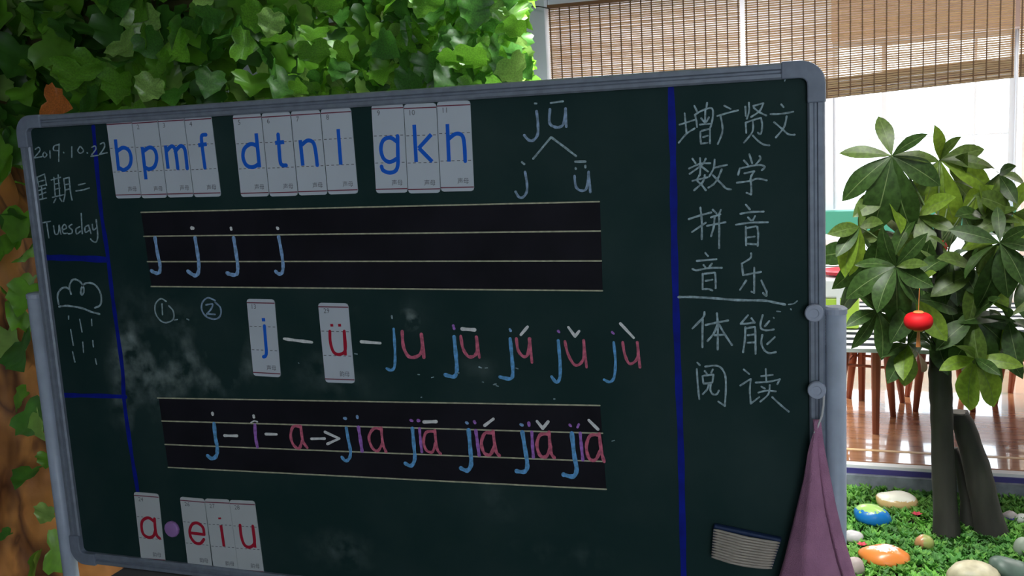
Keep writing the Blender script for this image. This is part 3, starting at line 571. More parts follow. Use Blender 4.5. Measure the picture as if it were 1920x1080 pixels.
cards([(200, 227), (396, 213.5), (415, 367), (219, 372.5)], ['b', 'p', 'm', 'f'], ['', '2', '3', '4'], '声母', IB, 'E',
      [[([(870, 405), (895, 640)], W0), ([(888, 490), (930, 467), (972, 490), (988, 550), (975, 605), (935, 634), (900, 620)], W0)],
       [([(1072, 462), (1100, 705)], W0), ([(1085, 490), (1130, 465), (1168, 490), (1180, 550), (1163, 608), (1125, 628), (1095, 615)], W0)],
       [([(1245, 450), (1265, 625)], W0), ([(1255, 490), (1290, 457), (1315, 475), (1328, 540), (1338, 622)], W0), ([(1318, 495), (1358, 455), (1388, 475), (1400, 540), (1408, 622)], W0)],
       [([(1548, 370), (1518, 378), (1518, 430), (1530, 530), (1542, 618)], W0), ([(1492, 449), (1555, 441)], W0)]], 6.6, M['card'], 'in the first row of four at the top left', 'blue letter cards on the chalkboard')
cards([(437, 215), (658, 201), (672, 362.5), (453, 369.5)], ['d', 't', 'n', 'l'], ['5', '6', '7', '8'], '声母', IB, 'K',
      [[([(325, 360), (350, 615)], W0), ([(335, 455), (285, 440), (237, 475), (227, 540), (252, 598), (300, 613), (345, 590)], W0)],
       [([(490, 368), (498, 480), (506, 570), (520, 597), (550, 600)], W0), ([(468, 432), (535, 425)], W0)],
       [([(655, 410), (675, 602)], W0), ([(668, 445), (710, 414), (752, 428), (770, 490), (783, 598)], W0)],
       [([(940, 328), (960, 595)], W0)]], 7, M['card'], 'in the second row of four at the top', 'blue letter cards on the chalkboard')
cards([(697, 197), (882, 189), (889.5, 359), (706, 363)], ['g', 'k', 'h'], ['9', '10', '11'], '声母', IB, 'K',
      [[([(1385, 380), (1387, 500), (1388, 590), (1370, 640), (1325, 655), (1278, 638), (1265, 608)], W0), ([(1383, 425), (1330, 392), (1278, 412), (1260, 475), (1278, 545), (1325, 575), (1380, 550)], W0)],
       [([(1510, 295), (1525, 575)], W0), ([(1638, 368), (1543, 472)], W0), ([(1545, 470), (1645, 572)], W0)],
       [([(1758, 290), (1770, 572)], W0), ([(1770, 400), (1820, 364), (1868, 375), (1885, 440), (1892, 568)], W0)]], 7.2, M['card'], 'in the row of three at the top centre', 'blue letter cards on the chalkboard')
cards([(463, 560), (515, 561), (527, 707), (476, 704)], ['j'], ['13'], '声母', IB, 'G', [[([(770, 692), (776, 770), (781, 840), (775, 862), (765, 866)], W0), ([(764, 648), (766, 667)], 6.5)]], 6, M['card'], 'alone in the middle of the board', 'blue letter cards on the chalkboard')
cards([(597, 568), (653, 569), (666, 719), (611, 717)], ['ü'], ['29'], '韵母', IR, 'G', [[([(1138, 722), (1141, 785), (1160, 840), (1195, 852), (1225, 825), (1219, 722)], W0), ([(1218, 722), (1226, 858)], W0), ([(1148, 681), (1150, 696)], 5.5), ([(1192, 681), (1194, 696)], 5.5)]], 5.6, M['card'], 'right of the card with j', 'red letter cards on the chalkboard')
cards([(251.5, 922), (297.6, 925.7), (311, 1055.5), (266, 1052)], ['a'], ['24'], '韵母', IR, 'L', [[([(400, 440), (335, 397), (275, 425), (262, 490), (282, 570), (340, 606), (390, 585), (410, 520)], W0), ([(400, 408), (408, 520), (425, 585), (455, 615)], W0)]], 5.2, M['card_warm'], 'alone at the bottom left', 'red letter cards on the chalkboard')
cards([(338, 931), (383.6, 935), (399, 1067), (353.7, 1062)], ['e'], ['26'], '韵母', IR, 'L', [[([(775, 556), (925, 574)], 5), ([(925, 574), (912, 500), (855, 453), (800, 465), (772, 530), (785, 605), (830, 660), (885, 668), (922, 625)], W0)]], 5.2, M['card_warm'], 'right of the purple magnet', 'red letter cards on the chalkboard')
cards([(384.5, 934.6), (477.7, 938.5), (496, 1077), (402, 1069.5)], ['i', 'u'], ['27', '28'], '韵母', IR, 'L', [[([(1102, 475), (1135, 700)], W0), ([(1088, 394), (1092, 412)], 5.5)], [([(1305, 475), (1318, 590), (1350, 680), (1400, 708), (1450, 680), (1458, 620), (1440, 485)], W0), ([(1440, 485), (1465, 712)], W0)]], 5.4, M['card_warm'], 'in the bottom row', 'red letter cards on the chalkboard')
c = P(324, 991)
mb = MB(); mb.lathe([(.0165, 0), (.0170, -.002), (.0165, -.005), (.0145, -.007), (.006, -.0078), (.001, -.008)], (c.x, 0, c.y), 'Y', 12)
mb.build('round_magnet', M['magnet'], label='round purple magnet between the bottom cards a and e', cat='magnet')

# ================================================================== ERASER
ec = P(1403, 1020); er = empty('board_eraser', (ec.x, 0, ec.y), 'worn grey ribbed felt board eraser stuck low on the chalkboard beside the towel', 'eraser')
Q = [P(1340, 976), P(1468, 1003), P(1449, 1062), P(1335, 1040)]
qf = lambda s, t: Q[0].lerp(Q[1], s).lerp(Q[3].lerp(Q[2], s), t)
vs, fs = quad_slab([qf(0, .05), qf(1, .05), qf(1, .97), qf(0, .97)], -.012, 0); bevel(mk('eraser_back', vs, fs, M['eraser_blue'], er), .003)
ex = (Q[1] - Q[0]).normalized(); nr = 11
for i in range(nr):
    t = .11 + .86 * (i + .5) / nr; pts = []
    for j in range(14):
        s = .01 + .98 * j / 13; b_ = .10 * math.sin(math.pi * s); p = qf(s, t + b_ * .5 * (t - .2)); pts.append((p.x, -.014 - .006 * math.sin(math.pi * min(1, max(.12, s))), p.y))
    r = (Q[0] - Q[3]).length * .86 / nr * .5
    MB().tube(pts, [r * .6] + [r * random.uniform(.92, 1.08) for _ in range(12)] + [r * .6], 7).build('felt_layer', M['felt'], er, smooth=True)

# ================================================================== TOWEL
tw = empty('towel', (1.47, -.02, .70), 'mauve terry towel hanging folded from the frame knob at the right of the chalkboard', 'towel')
rows = [(790, 1527, 1530, 1538), (810, 1526, 1531, 1541), (826, 1520, 1530, 1543), (850, 1514, 1532, 1547), (900, 1506, 1537, 1557), (950, 1494, 1544, 1567), (1000, 1482, 1555, 1579), (1050, 1470, 1568, 1594), (1080, 1461, 1578, 1603), (1140, 1440, 1596, 1630), (1220, 1420, 1615, 1655)]
NC = 28
def towel_grid(u0f, u1f, depth, name, mt, wav, back):
    vs = []; fs = []; R_ = []
    for i in range(len(rows) - 1):
        for s in range(4):
            t = s / 4; R_.append([rows[i][k_] * (1 - t) + rows[i + 1][k_] * t for k_ in range(4)])
    R_.append(list(rows[-1]))
    for i, r in enumerate(R_):
        g = min(1, max(0, (r[0] - 800) / 300))
        for j in range(NC + 1):
            s = j / NC; u = u0f(r) * (1 - s) + u1f(r) * s
            y = -.022 - depth(s, g) - wav * g * (math.sin(s * 9 + r[0] * .004) + .5 * math.sin(s * 17 + 1))
            p = at(u, r[0], -.03); vs.append((p.x, y, p.z))
    n = NC + 1
    for i in range(len(R_) - 1):
        for j in range(NC): a = i * n + j; fs.append((a, a + 1, a + n + 1, a + n))
    o = mk(name, vs, fs, mt, tw, smooth=True); md = o.modifiers.new('thick', 'SOLIDIFY'); md.thickness = .003; md.offset = 1; return o
towel_grid(lambda r: r[1], lambda r: r[2] + 2, lambda s, g: .004 + .030 * g * math.sin(math.pi * min(1, s * 1.02)) ** .7 + .018 * g * s, 'front_fold', M['towel'], .0022, 0)
towel_grid(lambda r: r[2] - 6, lambda r: r[3], lambda s, g: .000 + .024 * g * math.sin(math.pi * (.15 + .8 * s)) ** .8 - .006 * g, 'side_fold', M['towel'], .0015, 0)
kp = at(1545, 736, -.02)
MB().tube([kp, at(1544, 760, -.022), at(1541, 780, -.022), at(1533, 800, -.024), at(1527, 812, -.026)], .0016, 6).build('hanging_loop', M['cord_white'], tw)

# ================================================================== ARTIFICIAL TREE (left)
tc = Vector((-.93, .66, 0))
at_ = empty('artificial_tree', tc, 'tree with orange-brown trunk and dense green vine-leaf canopy behind the chalkboard', 'tree')
vs = []; fs = []; NA, NZ = 56, 70
for i in range(NZ + 1):
    z = 1.9 * i / NZ; h = z / 1.9
    r0 = .225 - .05 * h + .05 * math.exp(-z * 5)
    for j in range(NA):
        a = 2 * math.pi * j / NA
        rr = r0 * (1 + .13 * math.sin(3 * a + z * 2.2) - .16 * (1 - abs(math.sin(3.5 * a - z * 4.1 + 1))) ** 4 - .10 * (1 - abs(math.sin(z * 9 + 2 * math.sin(2 * a)))) ** 6) + .05 * noise.noise(Vector((math.cos(a) * 2.2, math.sin(a) * 2.2, z * 3.2))) + .022 * noise.noise(Vector((math.cos(a) * 6, math.sin(a) * 6, z * 9)))
        vs.append((tc.x + .05 * math.sin(z * 2.5) + rr * math.cos(a), tc.y + rr * math.sin(a), z))
for i in range(NZ):
    for j in range(NA): a, b = i * NA + j, i * NA + (j + 1) % NA; fs.append((a, b, b + NA, a + NA))
fs.append(tuple(NZ * NA + j for j in range(NA)))
mk('trunk', vs, fs, M['fake_bark'], at_, smooth=True)
for (p, q, r) in [((-.9, .66, 1.7), (.55, .95, 2.02), .035), ((-.8, .66, 1.6), (-.1, 1.2, 2.3), .04), ((-.95, .6, 1.7), (-1.7, .8, 2.2), .04), ((-.85, .7, 1.75), (.3, 1.35, 1.8), .03), ((-.9, .55, 1.75), (-.4, .45, 2.05), .03)]:
    p, q = Vector(p), Vector(q); pts = [p.lerp(q, i / 8) + Vector((0, random.uniform(-.03, .03), random.uniform(-.04, .04))) for i in range(9)]
    MB().tube(pts, [r * (1 - .7 * i / 8) for i in range(9)], 8).build('branch', M['vine_stem'], at_, smooth=True)
def vine_leaf_mesh(seed, m):
    rnd = random.Random(seed)
    # lobed outline, leaf base at origin, tip towards -Y... length 1
    half = [(0, .0), (.18, .12), (.36, .14), (.52, .04), (.55, -.12), (.62, -.26), (.54, -.34), (.52, -.46), (.50, -.62), (.34, -.68), (.20, -.84), (.0, -1.0)]
    half = [(x * rnd.uniform(.92, 1.08), y + rnd.uniform(-.02, .02)) for x, y in half]; half[0] = (0, 0.0); half[-1] = (0, -1)
    cup = rnd.uniform(.15, .5); dr = rnd.uniform(.1, .4)
    zz = lambda x, y: cup * abs(x) ** 1.3 - dr * y * y + .05 * math.sin(9 * y + 5 * abs(x))
    vs = []; mid = [(0, y) for y in (-.04, -.22, -.42, -.62, -.8)]
    ring = half + [(-x, y) for x, y in half[1:-1]][::-1]
    vs = [(x, y, zz(x, y)) for x, y in ring]; n = len(ring); n0 = n
    vs += [(0, y, -dr * y * y - .03) for _, y in mid]
    # fan from midrib points
    fs = []
    H = len(half)
    near = lambda y: n0 + min(range(5), key=lambda k_: abs(mid[k_][1] - y))
    for side in (0, 1):
        idx = list(range(H)) if side == 0 else [0] + list(range(n - 1, H - 2, -1))
        for k_ in range(H - 1):
            a, b = idx[k_], idx[k_ + 1]; ma, mb_ = near(vs[a][1]), near(vs[b][1])
            f1 = (a, b, mb_) if side == 0 else (b, a, mb_)
            fs.append(f1)
            if ma != mb_: fs.append((a, mb_, ma) if side == 0 else (mb_, a, ma))
    return vs, fs
VL = []
for i, m in enumerate([M['vine_a'], M['vine_b'], M['vine_a'], M['vine_c'], M['vine_b'], M['vine_a']]):
    vs, fs = vine_leaf_mesh(i, m); me = bpy.data.meshes.new('leaf'); me.from_pydata(vs, [], fs); me.materials.append(m)
    me.polygons.foreach_set('use_smooth', [True] * len(fs)); VL.append((me, vs, fs))
def vine_matrix(p, size, rnd):
    # leaf hangs: tip roughly down, face roughly towards -y, with scatter
    e = Matrix.Rotation(rnd.gauss(0, .7), 4, 'Z') @ Matrix.Rotation(math.radians(90) + rnd.gauss(-.25, .55), 4, 'X') @ Matrix.Rotation(rnd.gauss(0, .6), 4, 'Z')
    return Matrix.Translation(p) @ e @ Matrix.Diagonal((size * rnd.uniform(.85, 1.15), size, size, 1))
cand = []
rl = random.Random(3)
def proj(p):
    q = RM @ (p - CAM); return q.x / q.z * FPX + 960, q.y / q.z * FPX + 540
while len(cand) < 3000:
    y = rl.uniform(.42, 1.35); x = (.86 - .33 * (y - .4)) - 2.7 * rl.random() ** 1.35 ; z = rl.uniform(1.45, 2.35)
    if x > .45 and z > 2.2: continue
    edge = .86 - .33 * (y - .4)
    if x > edge - .10 * (.5 + .5 * math.sin(z * 23)): continue
    g_ = max(0, min(1, (x + .3) / .7)); cand.append((Vector((x, y, z)), rl.uniform(.064, .10) * (1 - .38 * g_)))
for _ in range(520):
    y = rl.uniform(.45, 1.1); cand.append((Vector((.885 - .33 * (y - .4) - .30 * rl.random(), y, rl.uniform(1.5, 2.0))), rl.uniform(.045, .07)))
for _ in range(260):       # leaves hanging down round the trunk on its left and above
    a = rl.uniform(0, 6.28); r = rl.uniform(.24, .42); z = 1.9 - abs(rl.gauss(0, .28)); cand.append((Vector((tc.x - .0 + r * math.cos(a), tc.y + r * math.sin(a), z)), rl.uniform(.06, .10)))
for (u, v, y, s) in [(5, 470, .40, .09), (55, 535, .42, .09), (20, 560, .40, .14), (40, 640, .40, .12), (15, 620, .44, .12), (45, 770, .42, .10), (70, 775, .42, .09), (50, 735, .45, .07), (88, 850, .5, .05), (60, 880, .45, .08), (20, 1000, .4, .05),
                     (90, 950, .5, .06), (95, 1030, .44, .11), (75, 1040, .44, .10), (60, 430, .45, .09), (50, 345, .42, .08), (20, 320, .4, .1), (10, 270, .4, .1), (45, 400, .42, .1), (15, 400, .4, .09), (60, 460, .43, .07), (30, 450, .42, .08), (62, 520, .5, .07)]:
    cand.append((at(u, v, y), s * .9))
def score(c):
    u, v = proj(c[0])
    q = RM @ (c[0] - CAM)
    inv = -60 < u < 1000 and -60 < v and (v < 241 - .0672 * (u - 57) or u < 75) and v < 1120
    return (0 if inv else 1, q.z)
cand.sort(key=score)
rest = MB(); nlf = 0
for i, (p, s) in enumerate(cand):
    k_ = rl.choice([0, 0, 1, 2, 2, 3, 4, 5, 1]); mtx = vine_matrix(p, s, rl)
    if nlf < 300 and (score((p, s))[0] == 0):
        me = VL[k_][0]; o = bpy.data.objects.new('leaf', me); COL.objects.link(o); o.parent = at_
        mtx.translation = mtx.translation - tc; o.matrix_local = mtx; nlf += 1
    else:
        rest.add([mtx @ Vector(v) for v in VL[k_][1]], VL[k_][2], {0: 0, 1: 1, 2: 0, 3: 2, 4: 1, 5: 0}[k_])
rest.build('foliage', [M['vine_a'], M['vine_b'], M['vine_c']], at_, smooth=True, kind='stuff')
ol = bpy.data.objects.new('leaf', VL[0][0].copy()); ol.data.materials.clear(); ol.data.materials.append(M['vine_orange']); COL.objects.link(ol); ol.parent = at_; ol['label'] = 'orange leaf above the board corner'
q_ = at(88, 190, .12); ol.matrix_local = Matrix.Translation(q_ - tc) @ Matrix.Rotation(1.4, 4, 'X') @ Matrix.Rotation(1.3, 4, 'Z') @ Matrix.Scale(.062, 4)

# ================================================================== BLINDS
def blind(x0, x1, zt, zb0_, zb1_, label, seed, hem=.07):
    rnd = random.Random(seed); e = empty('bamboo_blind', ((x0 + x1) / 2, BY, zb0_), label, 'blind', 'bamboo blinds along the platform edge')
    MB().box(x0, x1, BY - .018, BY + .004, zt - .004, zt + .010).build('headrail', M['rail'], e)
    pitch = .0082; n = int((zt - (zb0_ + zb1_) / 2) / pitch); sl = MB(); hm = MB(); nh = int(hem / pitch * 1.6)
    for i in range(n):
        f = i / n; za = zt - .006 - (zt - zb0_) * f; zb = zt - .006 - (zt - zb1_) * f; hh = .0053 * rnd.uniform(.85, 1.25); za += rnd.uniform(-.0008, .0008)
        b = sl
        yy = BY - .002
        b.add([(x0, yy, za - hh), (x1, yy, zb - hh), (x1, yy, zb), (x0, yy, za), (x0, yy + .0015, za - hh), (x1, yy + .0015, zb - hh), (x1, yy + .0015, zb), (x0, yy + .0015, za)], [(0, 1, 2, 3), (7, 6, 5, 4), (3, 2, 6, 7), (4, 5, 1, 0)])
    for i in range(nh):
        z0 = i * hem / nh; hh = hem / nh * .97; yy = BY + .004 + .003 * (i % 2)
        hm.add([(x0, yy, zb0_ + z0), (x1, yy, zb1_ + z0), (x1, yy, zb1_ + z0 + hh), (x0, yy, zb0_ + z0 + hh), (x0, yy + .002, zb0_ + z0), (x1, yy + .002, zb1_ + z0), (x1, yy + .002, zb1_ + z0 + hh), (x0, yy + .002, zb0_ + z0 + hh)], [(0, 1, 2, 3), (7, 6, 5, 4), (3, 2, 6, 7), (4, 5, 1, 0)])
    sl.build('slats', M['bamboo'], e, kind='stuff'); hm.build('rolled_hem', M['bamboo_hem'], e, kind='stuff')
    nc = int((x1 - x0) / .0405); first = None
    for i in range(nc + 1):
        x = x0 + .006 + (x1 - x0 - .012) * i / nc; f = i / nc; zb = zb0_ * (1 - f) + zb1_ * f
        MB().box(x - .0021, x + .0021, BY - .0055, BY - .0015, zb, zt).build('cord', M['blind_cord'], e)
    MB().tube([(x0, BY + .004, zb0_), (x1, BY + .004, zb1_)], .005, 8).build('bottom_rod', M['rail'], e)
XA = [at(1030, 60, BY).x, at(1388, 60, BY).x, at(1397, 60, BY).x, at(1903, 60, BY).x, at(1912, 60, BY).x]
hL = at(1545, 183, BY); hR = at(1903, 143, BY); sl_ = (hR.z - hL.z) / (hR.x - hL.x)
z_at = lambda x: hL.z + sl_ * (x - hL.x)
zt = zr0
blind(XA[0], XA[1], zt, hL.z + .0, hL.z - .01, 'tan bamboo blind at the left, beside the white wall', 1)
blind(XA[2], XA[3], zt, z_at(XA[2]), z_at(XA[3]), 'tan bamboo blind in the middle, its lower part showing the bright window', 2)
blind(XA[4], XA[4] + .9, zt, z_at(XA[4]), z_at(XA[4]) + .0, 'bamboo blind at the right edge of the photo', 3)

# ================================================================== MONEY TREE
TY = 1.95
mt_ = empty('money_tree', atz(1775, 1005, 0), 'money tree with dark trunks and drooping palmate leaves growing in the moss bed', 'tree')
def trunk(pts, y, name, cut=None, label=None):
    # pts: (u, v, width_px)
    cs = [at(u, v, y) for u, v, w_ in pts]; rs = [w_ * .5 * (RM @ (c - CAM)).z / FPX for c, (u, v, w_) in zip(cs, pts)]
    P3 = []; R3 = []
    for i in range(len(cs) - 1):
        for s in range(4): t = s / 4; P3.append(cs[i].lerp(cs[i + 1], t)); R3.append((rs[i] * (1 - t) + rs[i + 1] * t) * (1 + .04 * math.sin(i * 4 + s * 1.7)))
    P3.append(cs[-1]); R3.append(rs[-1]); mb = MB().tube(P3, R3, 14)
    return mb.build(name, M['bark'], mt_, smooth=True, label=label)
trunk([(1776, 1015, 50), (1772, 940, 44), (1768, 860, 40), (1765, 760, 40), (1762, 700, 42), (1765, 640, 36), (1762, 560, 26), (1758, 470, 18), (1757, 430, 12)], TY, 'trunk')
st = trunk([(1862, 1015, 62), (1848, 950, 52), (1830, 870, 46), (1808, 800, 40), (1797, 776, 36)], TY + .05, 'trunk', label='sawn-off leaning trunk')
cp = at(1797, 774, TY + .05); MB().lathe([(.033, 0), (.030, .004), (.012, .006), (.002, .006)], cp, n=14).build('cut_top', M['cut'], mt_)
trunk([(1815, 1010, 34), (1812, 940, 22), (1800, 880, 16), (1790, 840, 12)], TY + .09, 'trunk')
def leaflet_mesh(i, m, wid, droop):
    vs = []; fs = []; n = 9
    for k_ in range(n + 1):
        t = k_ / n; y = t; wdt = wid * (math.sin(math.pi * t ** 1.25) ** .85) * .5 + .006 * (1 - t)
        z = .10 * math.sin(math.pi * t) * .6 - droop * t * t
        for s in (-1, -.5, -.03, .03, .5, 1): vs.append((s * wdt, y, z + .10 * wdt * (abs(s) ** 1.2) * 1.6 + .006 * math.sin(20 * t + 3 * s) * abs(s)))
    for k_ in range(n):
        for j in range(5): a = k_ * 6 + j; fs.append((a, a + 1, a + 7, a + 6))
    me = bpy.data.meshes.new('leaflet'); me.from_pydata(vs, [], fs); me.materials.append(m); me.materials.append(M['leaf_vein']); me.polygons.foreach_set('material_index', [1 if q_ % 5 == 2 else 0 for q_ in range(len(fs))]); me.polygons.foreach_set('use_smooth', [True] * len(fs)); return me
LM = {}
for nm in ('leaf_dark', 'leaf_mid', 'leaf_lime'):
    LM[nm] = [leaflet_mesh(0, M[nm], .36, .10), leaflet_mesh(1, M[nm], .44, .16), leaflet_mesh(2, M[nm], .30, .05)]
rp = random.Random(11)
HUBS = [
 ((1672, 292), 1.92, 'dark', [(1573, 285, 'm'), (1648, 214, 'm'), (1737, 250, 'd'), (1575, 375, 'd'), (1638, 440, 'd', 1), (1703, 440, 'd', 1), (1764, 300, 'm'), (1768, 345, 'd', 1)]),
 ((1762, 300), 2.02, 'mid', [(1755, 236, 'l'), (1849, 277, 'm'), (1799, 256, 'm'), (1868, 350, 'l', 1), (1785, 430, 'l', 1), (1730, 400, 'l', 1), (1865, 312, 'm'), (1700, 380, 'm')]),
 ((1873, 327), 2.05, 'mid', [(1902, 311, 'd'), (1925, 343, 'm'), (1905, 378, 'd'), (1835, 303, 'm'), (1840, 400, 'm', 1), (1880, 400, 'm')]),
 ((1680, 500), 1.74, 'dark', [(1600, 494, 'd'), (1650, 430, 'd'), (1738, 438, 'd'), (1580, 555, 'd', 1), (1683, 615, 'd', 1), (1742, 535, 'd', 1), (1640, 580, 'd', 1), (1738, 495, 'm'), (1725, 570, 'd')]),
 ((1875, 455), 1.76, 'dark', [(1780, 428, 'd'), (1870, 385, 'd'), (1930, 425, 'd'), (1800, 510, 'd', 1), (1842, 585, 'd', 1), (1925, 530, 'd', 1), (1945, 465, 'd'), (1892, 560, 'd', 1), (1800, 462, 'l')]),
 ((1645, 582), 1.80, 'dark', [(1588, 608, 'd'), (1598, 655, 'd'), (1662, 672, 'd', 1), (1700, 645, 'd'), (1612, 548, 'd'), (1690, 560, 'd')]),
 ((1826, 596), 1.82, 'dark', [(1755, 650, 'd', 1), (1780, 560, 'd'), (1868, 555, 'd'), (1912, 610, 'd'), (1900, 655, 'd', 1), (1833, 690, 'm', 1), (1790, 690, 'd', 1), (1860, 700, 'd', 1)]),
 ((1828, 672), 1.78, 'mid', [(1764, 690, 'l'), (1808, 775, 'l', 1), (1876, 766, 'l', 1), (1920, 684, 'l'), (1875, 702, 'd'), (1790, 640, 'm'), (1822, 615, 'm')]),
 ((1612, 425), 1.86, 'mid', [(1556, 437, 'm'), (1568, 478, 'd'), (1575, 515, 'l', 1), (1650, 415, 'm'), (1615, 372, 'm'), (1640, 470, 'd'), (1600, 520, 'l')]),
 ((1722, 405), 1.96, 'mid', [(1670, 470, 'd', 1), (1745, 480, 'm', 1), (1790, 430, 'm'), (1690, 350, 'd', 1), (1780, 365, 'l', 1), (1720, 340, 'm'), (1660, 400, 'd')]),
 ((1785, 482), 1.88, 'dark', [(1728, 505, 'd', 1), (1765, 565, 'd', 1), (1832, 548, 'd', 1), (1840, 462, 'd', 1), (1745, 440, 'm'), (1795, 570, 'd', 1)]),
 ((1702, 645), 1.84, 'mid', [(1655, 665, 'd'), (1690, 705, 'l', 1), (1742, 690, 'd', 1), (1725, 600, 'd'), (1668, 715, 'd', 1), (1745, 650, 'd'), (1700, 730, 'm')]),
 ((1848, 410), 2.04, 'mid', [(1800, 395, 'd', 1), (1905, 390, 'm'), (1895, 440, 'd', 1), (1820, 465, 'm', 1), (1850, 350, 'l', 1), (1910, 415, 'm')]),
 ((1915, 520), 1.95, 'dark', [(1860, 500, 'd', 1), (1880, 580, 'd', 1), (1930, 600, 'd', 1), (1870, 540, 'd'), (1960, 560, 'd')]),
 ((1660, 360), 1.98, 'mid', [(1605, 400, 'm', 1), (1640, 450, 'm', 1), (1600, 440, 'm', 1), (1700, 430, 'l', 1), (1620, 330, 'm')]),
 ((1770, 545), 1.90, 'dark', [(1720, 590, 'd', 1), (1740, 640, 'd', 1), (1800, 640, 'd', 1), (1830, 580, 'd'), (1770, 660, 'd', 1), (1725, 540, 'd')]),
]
for (hu, hv, hy, dk) in [(1640, 520, 1.93, 'd'), (1730, 520, 1.97, 'd'), (1800, 530, 1.99, 'd'), (1860, 640, 1.95, 'd'), (1690, 445, 2.02, 'm'), (1805, 400, 2.08, 'd'), (1750, 620, 1.96, 'd'), (1900, 400, 2.02, 'm'), (1625, 470, 1.98, 'd'), (1715, 560, 1.78, 'd'), (1830, 510, 1.85, 'm'), (1890, 600, 1.86, 'd'), (1790, 340, 2.10, 'm')]:
    a0 = rp.uniform(0, 1); tl_ = []
    for q_ in range(6):
        a_ = a0 + q_ * 1.05 + rp.uniform(-.15, .15); L_ = rp.uniform(75, 100); tl_.append((hu + L_ * math.cos(a_), hv + 18 + L_ * .85 * math.sin(a_), dk if rp.random() < .8 else 'l', 1))
    HUBS.append(((hu, hv), hy, 'x', tl_))
for (hu, hv), hy, tone, tips in HUBS:
    h = at(hu, hv, hy)
    b0 = at(1758, min(660, max(420, hv + 150)), TY); mid = (b0 + h) / 2 + Vector((0, 0, .06))
    pts = [b0.lerp(mid, t).lerp(mid.lerp(h, t), t) for t in [i / 8 for i in range(9)]]
    stk = MB().tube(pts, .0032, 6).build('leaf_stalk', M['stalk'], mt_, smooth=True)
    for tp in tips:
        u, v, c_ = tp[:3]; L_ = math.hypot(u - hu, v - hv)
        want = 108 if len(tp) > 3 else 95
        dd = math.sqrt(max(0, want ** 2 - L_ ** 2)) / FPX * 3.4 * rp.choice([-1, 1, -1]) * .7
        tip = at(u, v, hy) + Vector((0, max(-.12, min(.12, dd)), 0))
        # keep the projected tip: slide along the ray
        tip = at(u, v, tip.y)
        Y = tip - h; ln = Y.length; Yn = Y.normalized()
        view = (CAM - h).normalized(); nrm = (view * rp.uniform(.5, 1.0) + Vector((0, 0, 1)) * rp.uniform(.1, .8) + Vector((rp.gauss(0, .35), rp.gauss(0, .2), 0)))
        nrm = (nrm - Yn * nrm.dot(Yn)).normalized(); X = Yn.cross(nrm)
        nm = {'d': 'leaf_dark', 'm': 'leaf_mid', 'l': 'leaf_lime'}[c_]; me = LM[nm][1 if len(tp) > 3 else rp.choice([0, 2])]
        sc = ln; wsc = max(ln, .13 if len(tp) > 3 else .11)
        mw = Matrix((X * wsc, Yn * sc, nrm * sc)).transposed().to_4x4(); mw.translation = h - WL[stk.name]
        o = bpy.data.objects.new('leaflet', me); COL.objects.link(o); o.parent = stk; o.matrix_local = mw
# lanterns hanging in the tree
def lantern(u, v, y, rad, label):
    c = at(u, v, y); e = empty('paper_lantern', c, label, 'lantern', 'small red lanterns hanging in the money tree')
    n = 12; prof = [(rad * .35 + rad * .65 * math.sin(math.pi * i / n) ** .75 if 0 < i < n else rad * .35, rad * .60 * (-math.cos(math.pi * i / n))) for i in range(n + 1)]
    o = MB().lathe(prof, c, n=20).build('lantern_body', M['lantern'], e, smooth=True)
    MB().lathe([(rad * .36, 0), (rad * .40, rad * .06), (rad * .3, rad * .14)], c + Vector((0, 0, rad * .59)), n=14).build('lantern_cap', M['gold'], e)
    MB().lathe([(rad * .3, -rad * .14), (rad * .38, -rad * .04), (rad * .36, 0)], c - Vector((0, 0, rad * .59)), n=14).build('lantern_cap', M['gold'], e)
    tb = MB()
    for i in range(14):
        a = i * 2.4; r = rad * .14 * math.sqrt((i + 1) / 14)
        tb.tube([c + Vector((r * .5 * math.cos(a), r * .5 * math.sin(a), -rad * .78)), c + Vector((r * math.cos(a), r * math.sin(a), -rad * 1.9))], rad * .035, 5)
    tb.build('tassel', M['gold'], e)
    MB().tube([c + Vector((0, 0, rad * .78)), c + Vector((.002, 0, rad * 2.4))], .0012, 5).build('string', M['gold'], e)
lantern(1722, 602, 1.66, .042, 'small red lantern hanging in front of the money tree leaves')
lantern(1752, 464, 1.99, .040, 'small red lantern half hidden between the upper money tree leaves')

# ================================================================== MOSS BED
bed = struct(MB().box(.2, 5.2, .35, KY - .03, 0, .006).build('ground_bed', M['soil']))
ms = MB(); rm = random.Random(5)
def gz(x, y): return .012 + .018 * noise.noise(Vector((x * 4, y * 4, 0)))
for i in range(24000):
    x = rm.uniform(.55, 3.3); y = rm.uniform(.6, KY - .04); z = gz(x, y); k_ = 0 if noise.noise(Vector((x * 3, y * 3, 4))) > -.12 else 1
    if rm.random() < .2: k_ = 1 - k_
    h = rm.uniform(.010, .032)
    for j in range(4):
        a = rm.uniform(0, 6.28); l = rm.uniform(.013, .032); wd = l * .28; d = Vector((math.cos(a), math.sin(a), 0)); sd = Vector((-d.y, d.x, 0)); b = Vector((x, y, z))
        tp = b + d * l + Vector((0, 0, h)); md_ = b + d * l * .5 + Vector((0, 0, h * .7))
        ms.add([b, md_ + sd * wd, tp, md_ - sd * wd], [(0, 1, 2, 3)], k_)
o = ms.build('moss', [M['moss_a'], M['moss_b']]); tag(o, 'bright green moss covering the bed under the money tree', 'moss', kind='stuff')
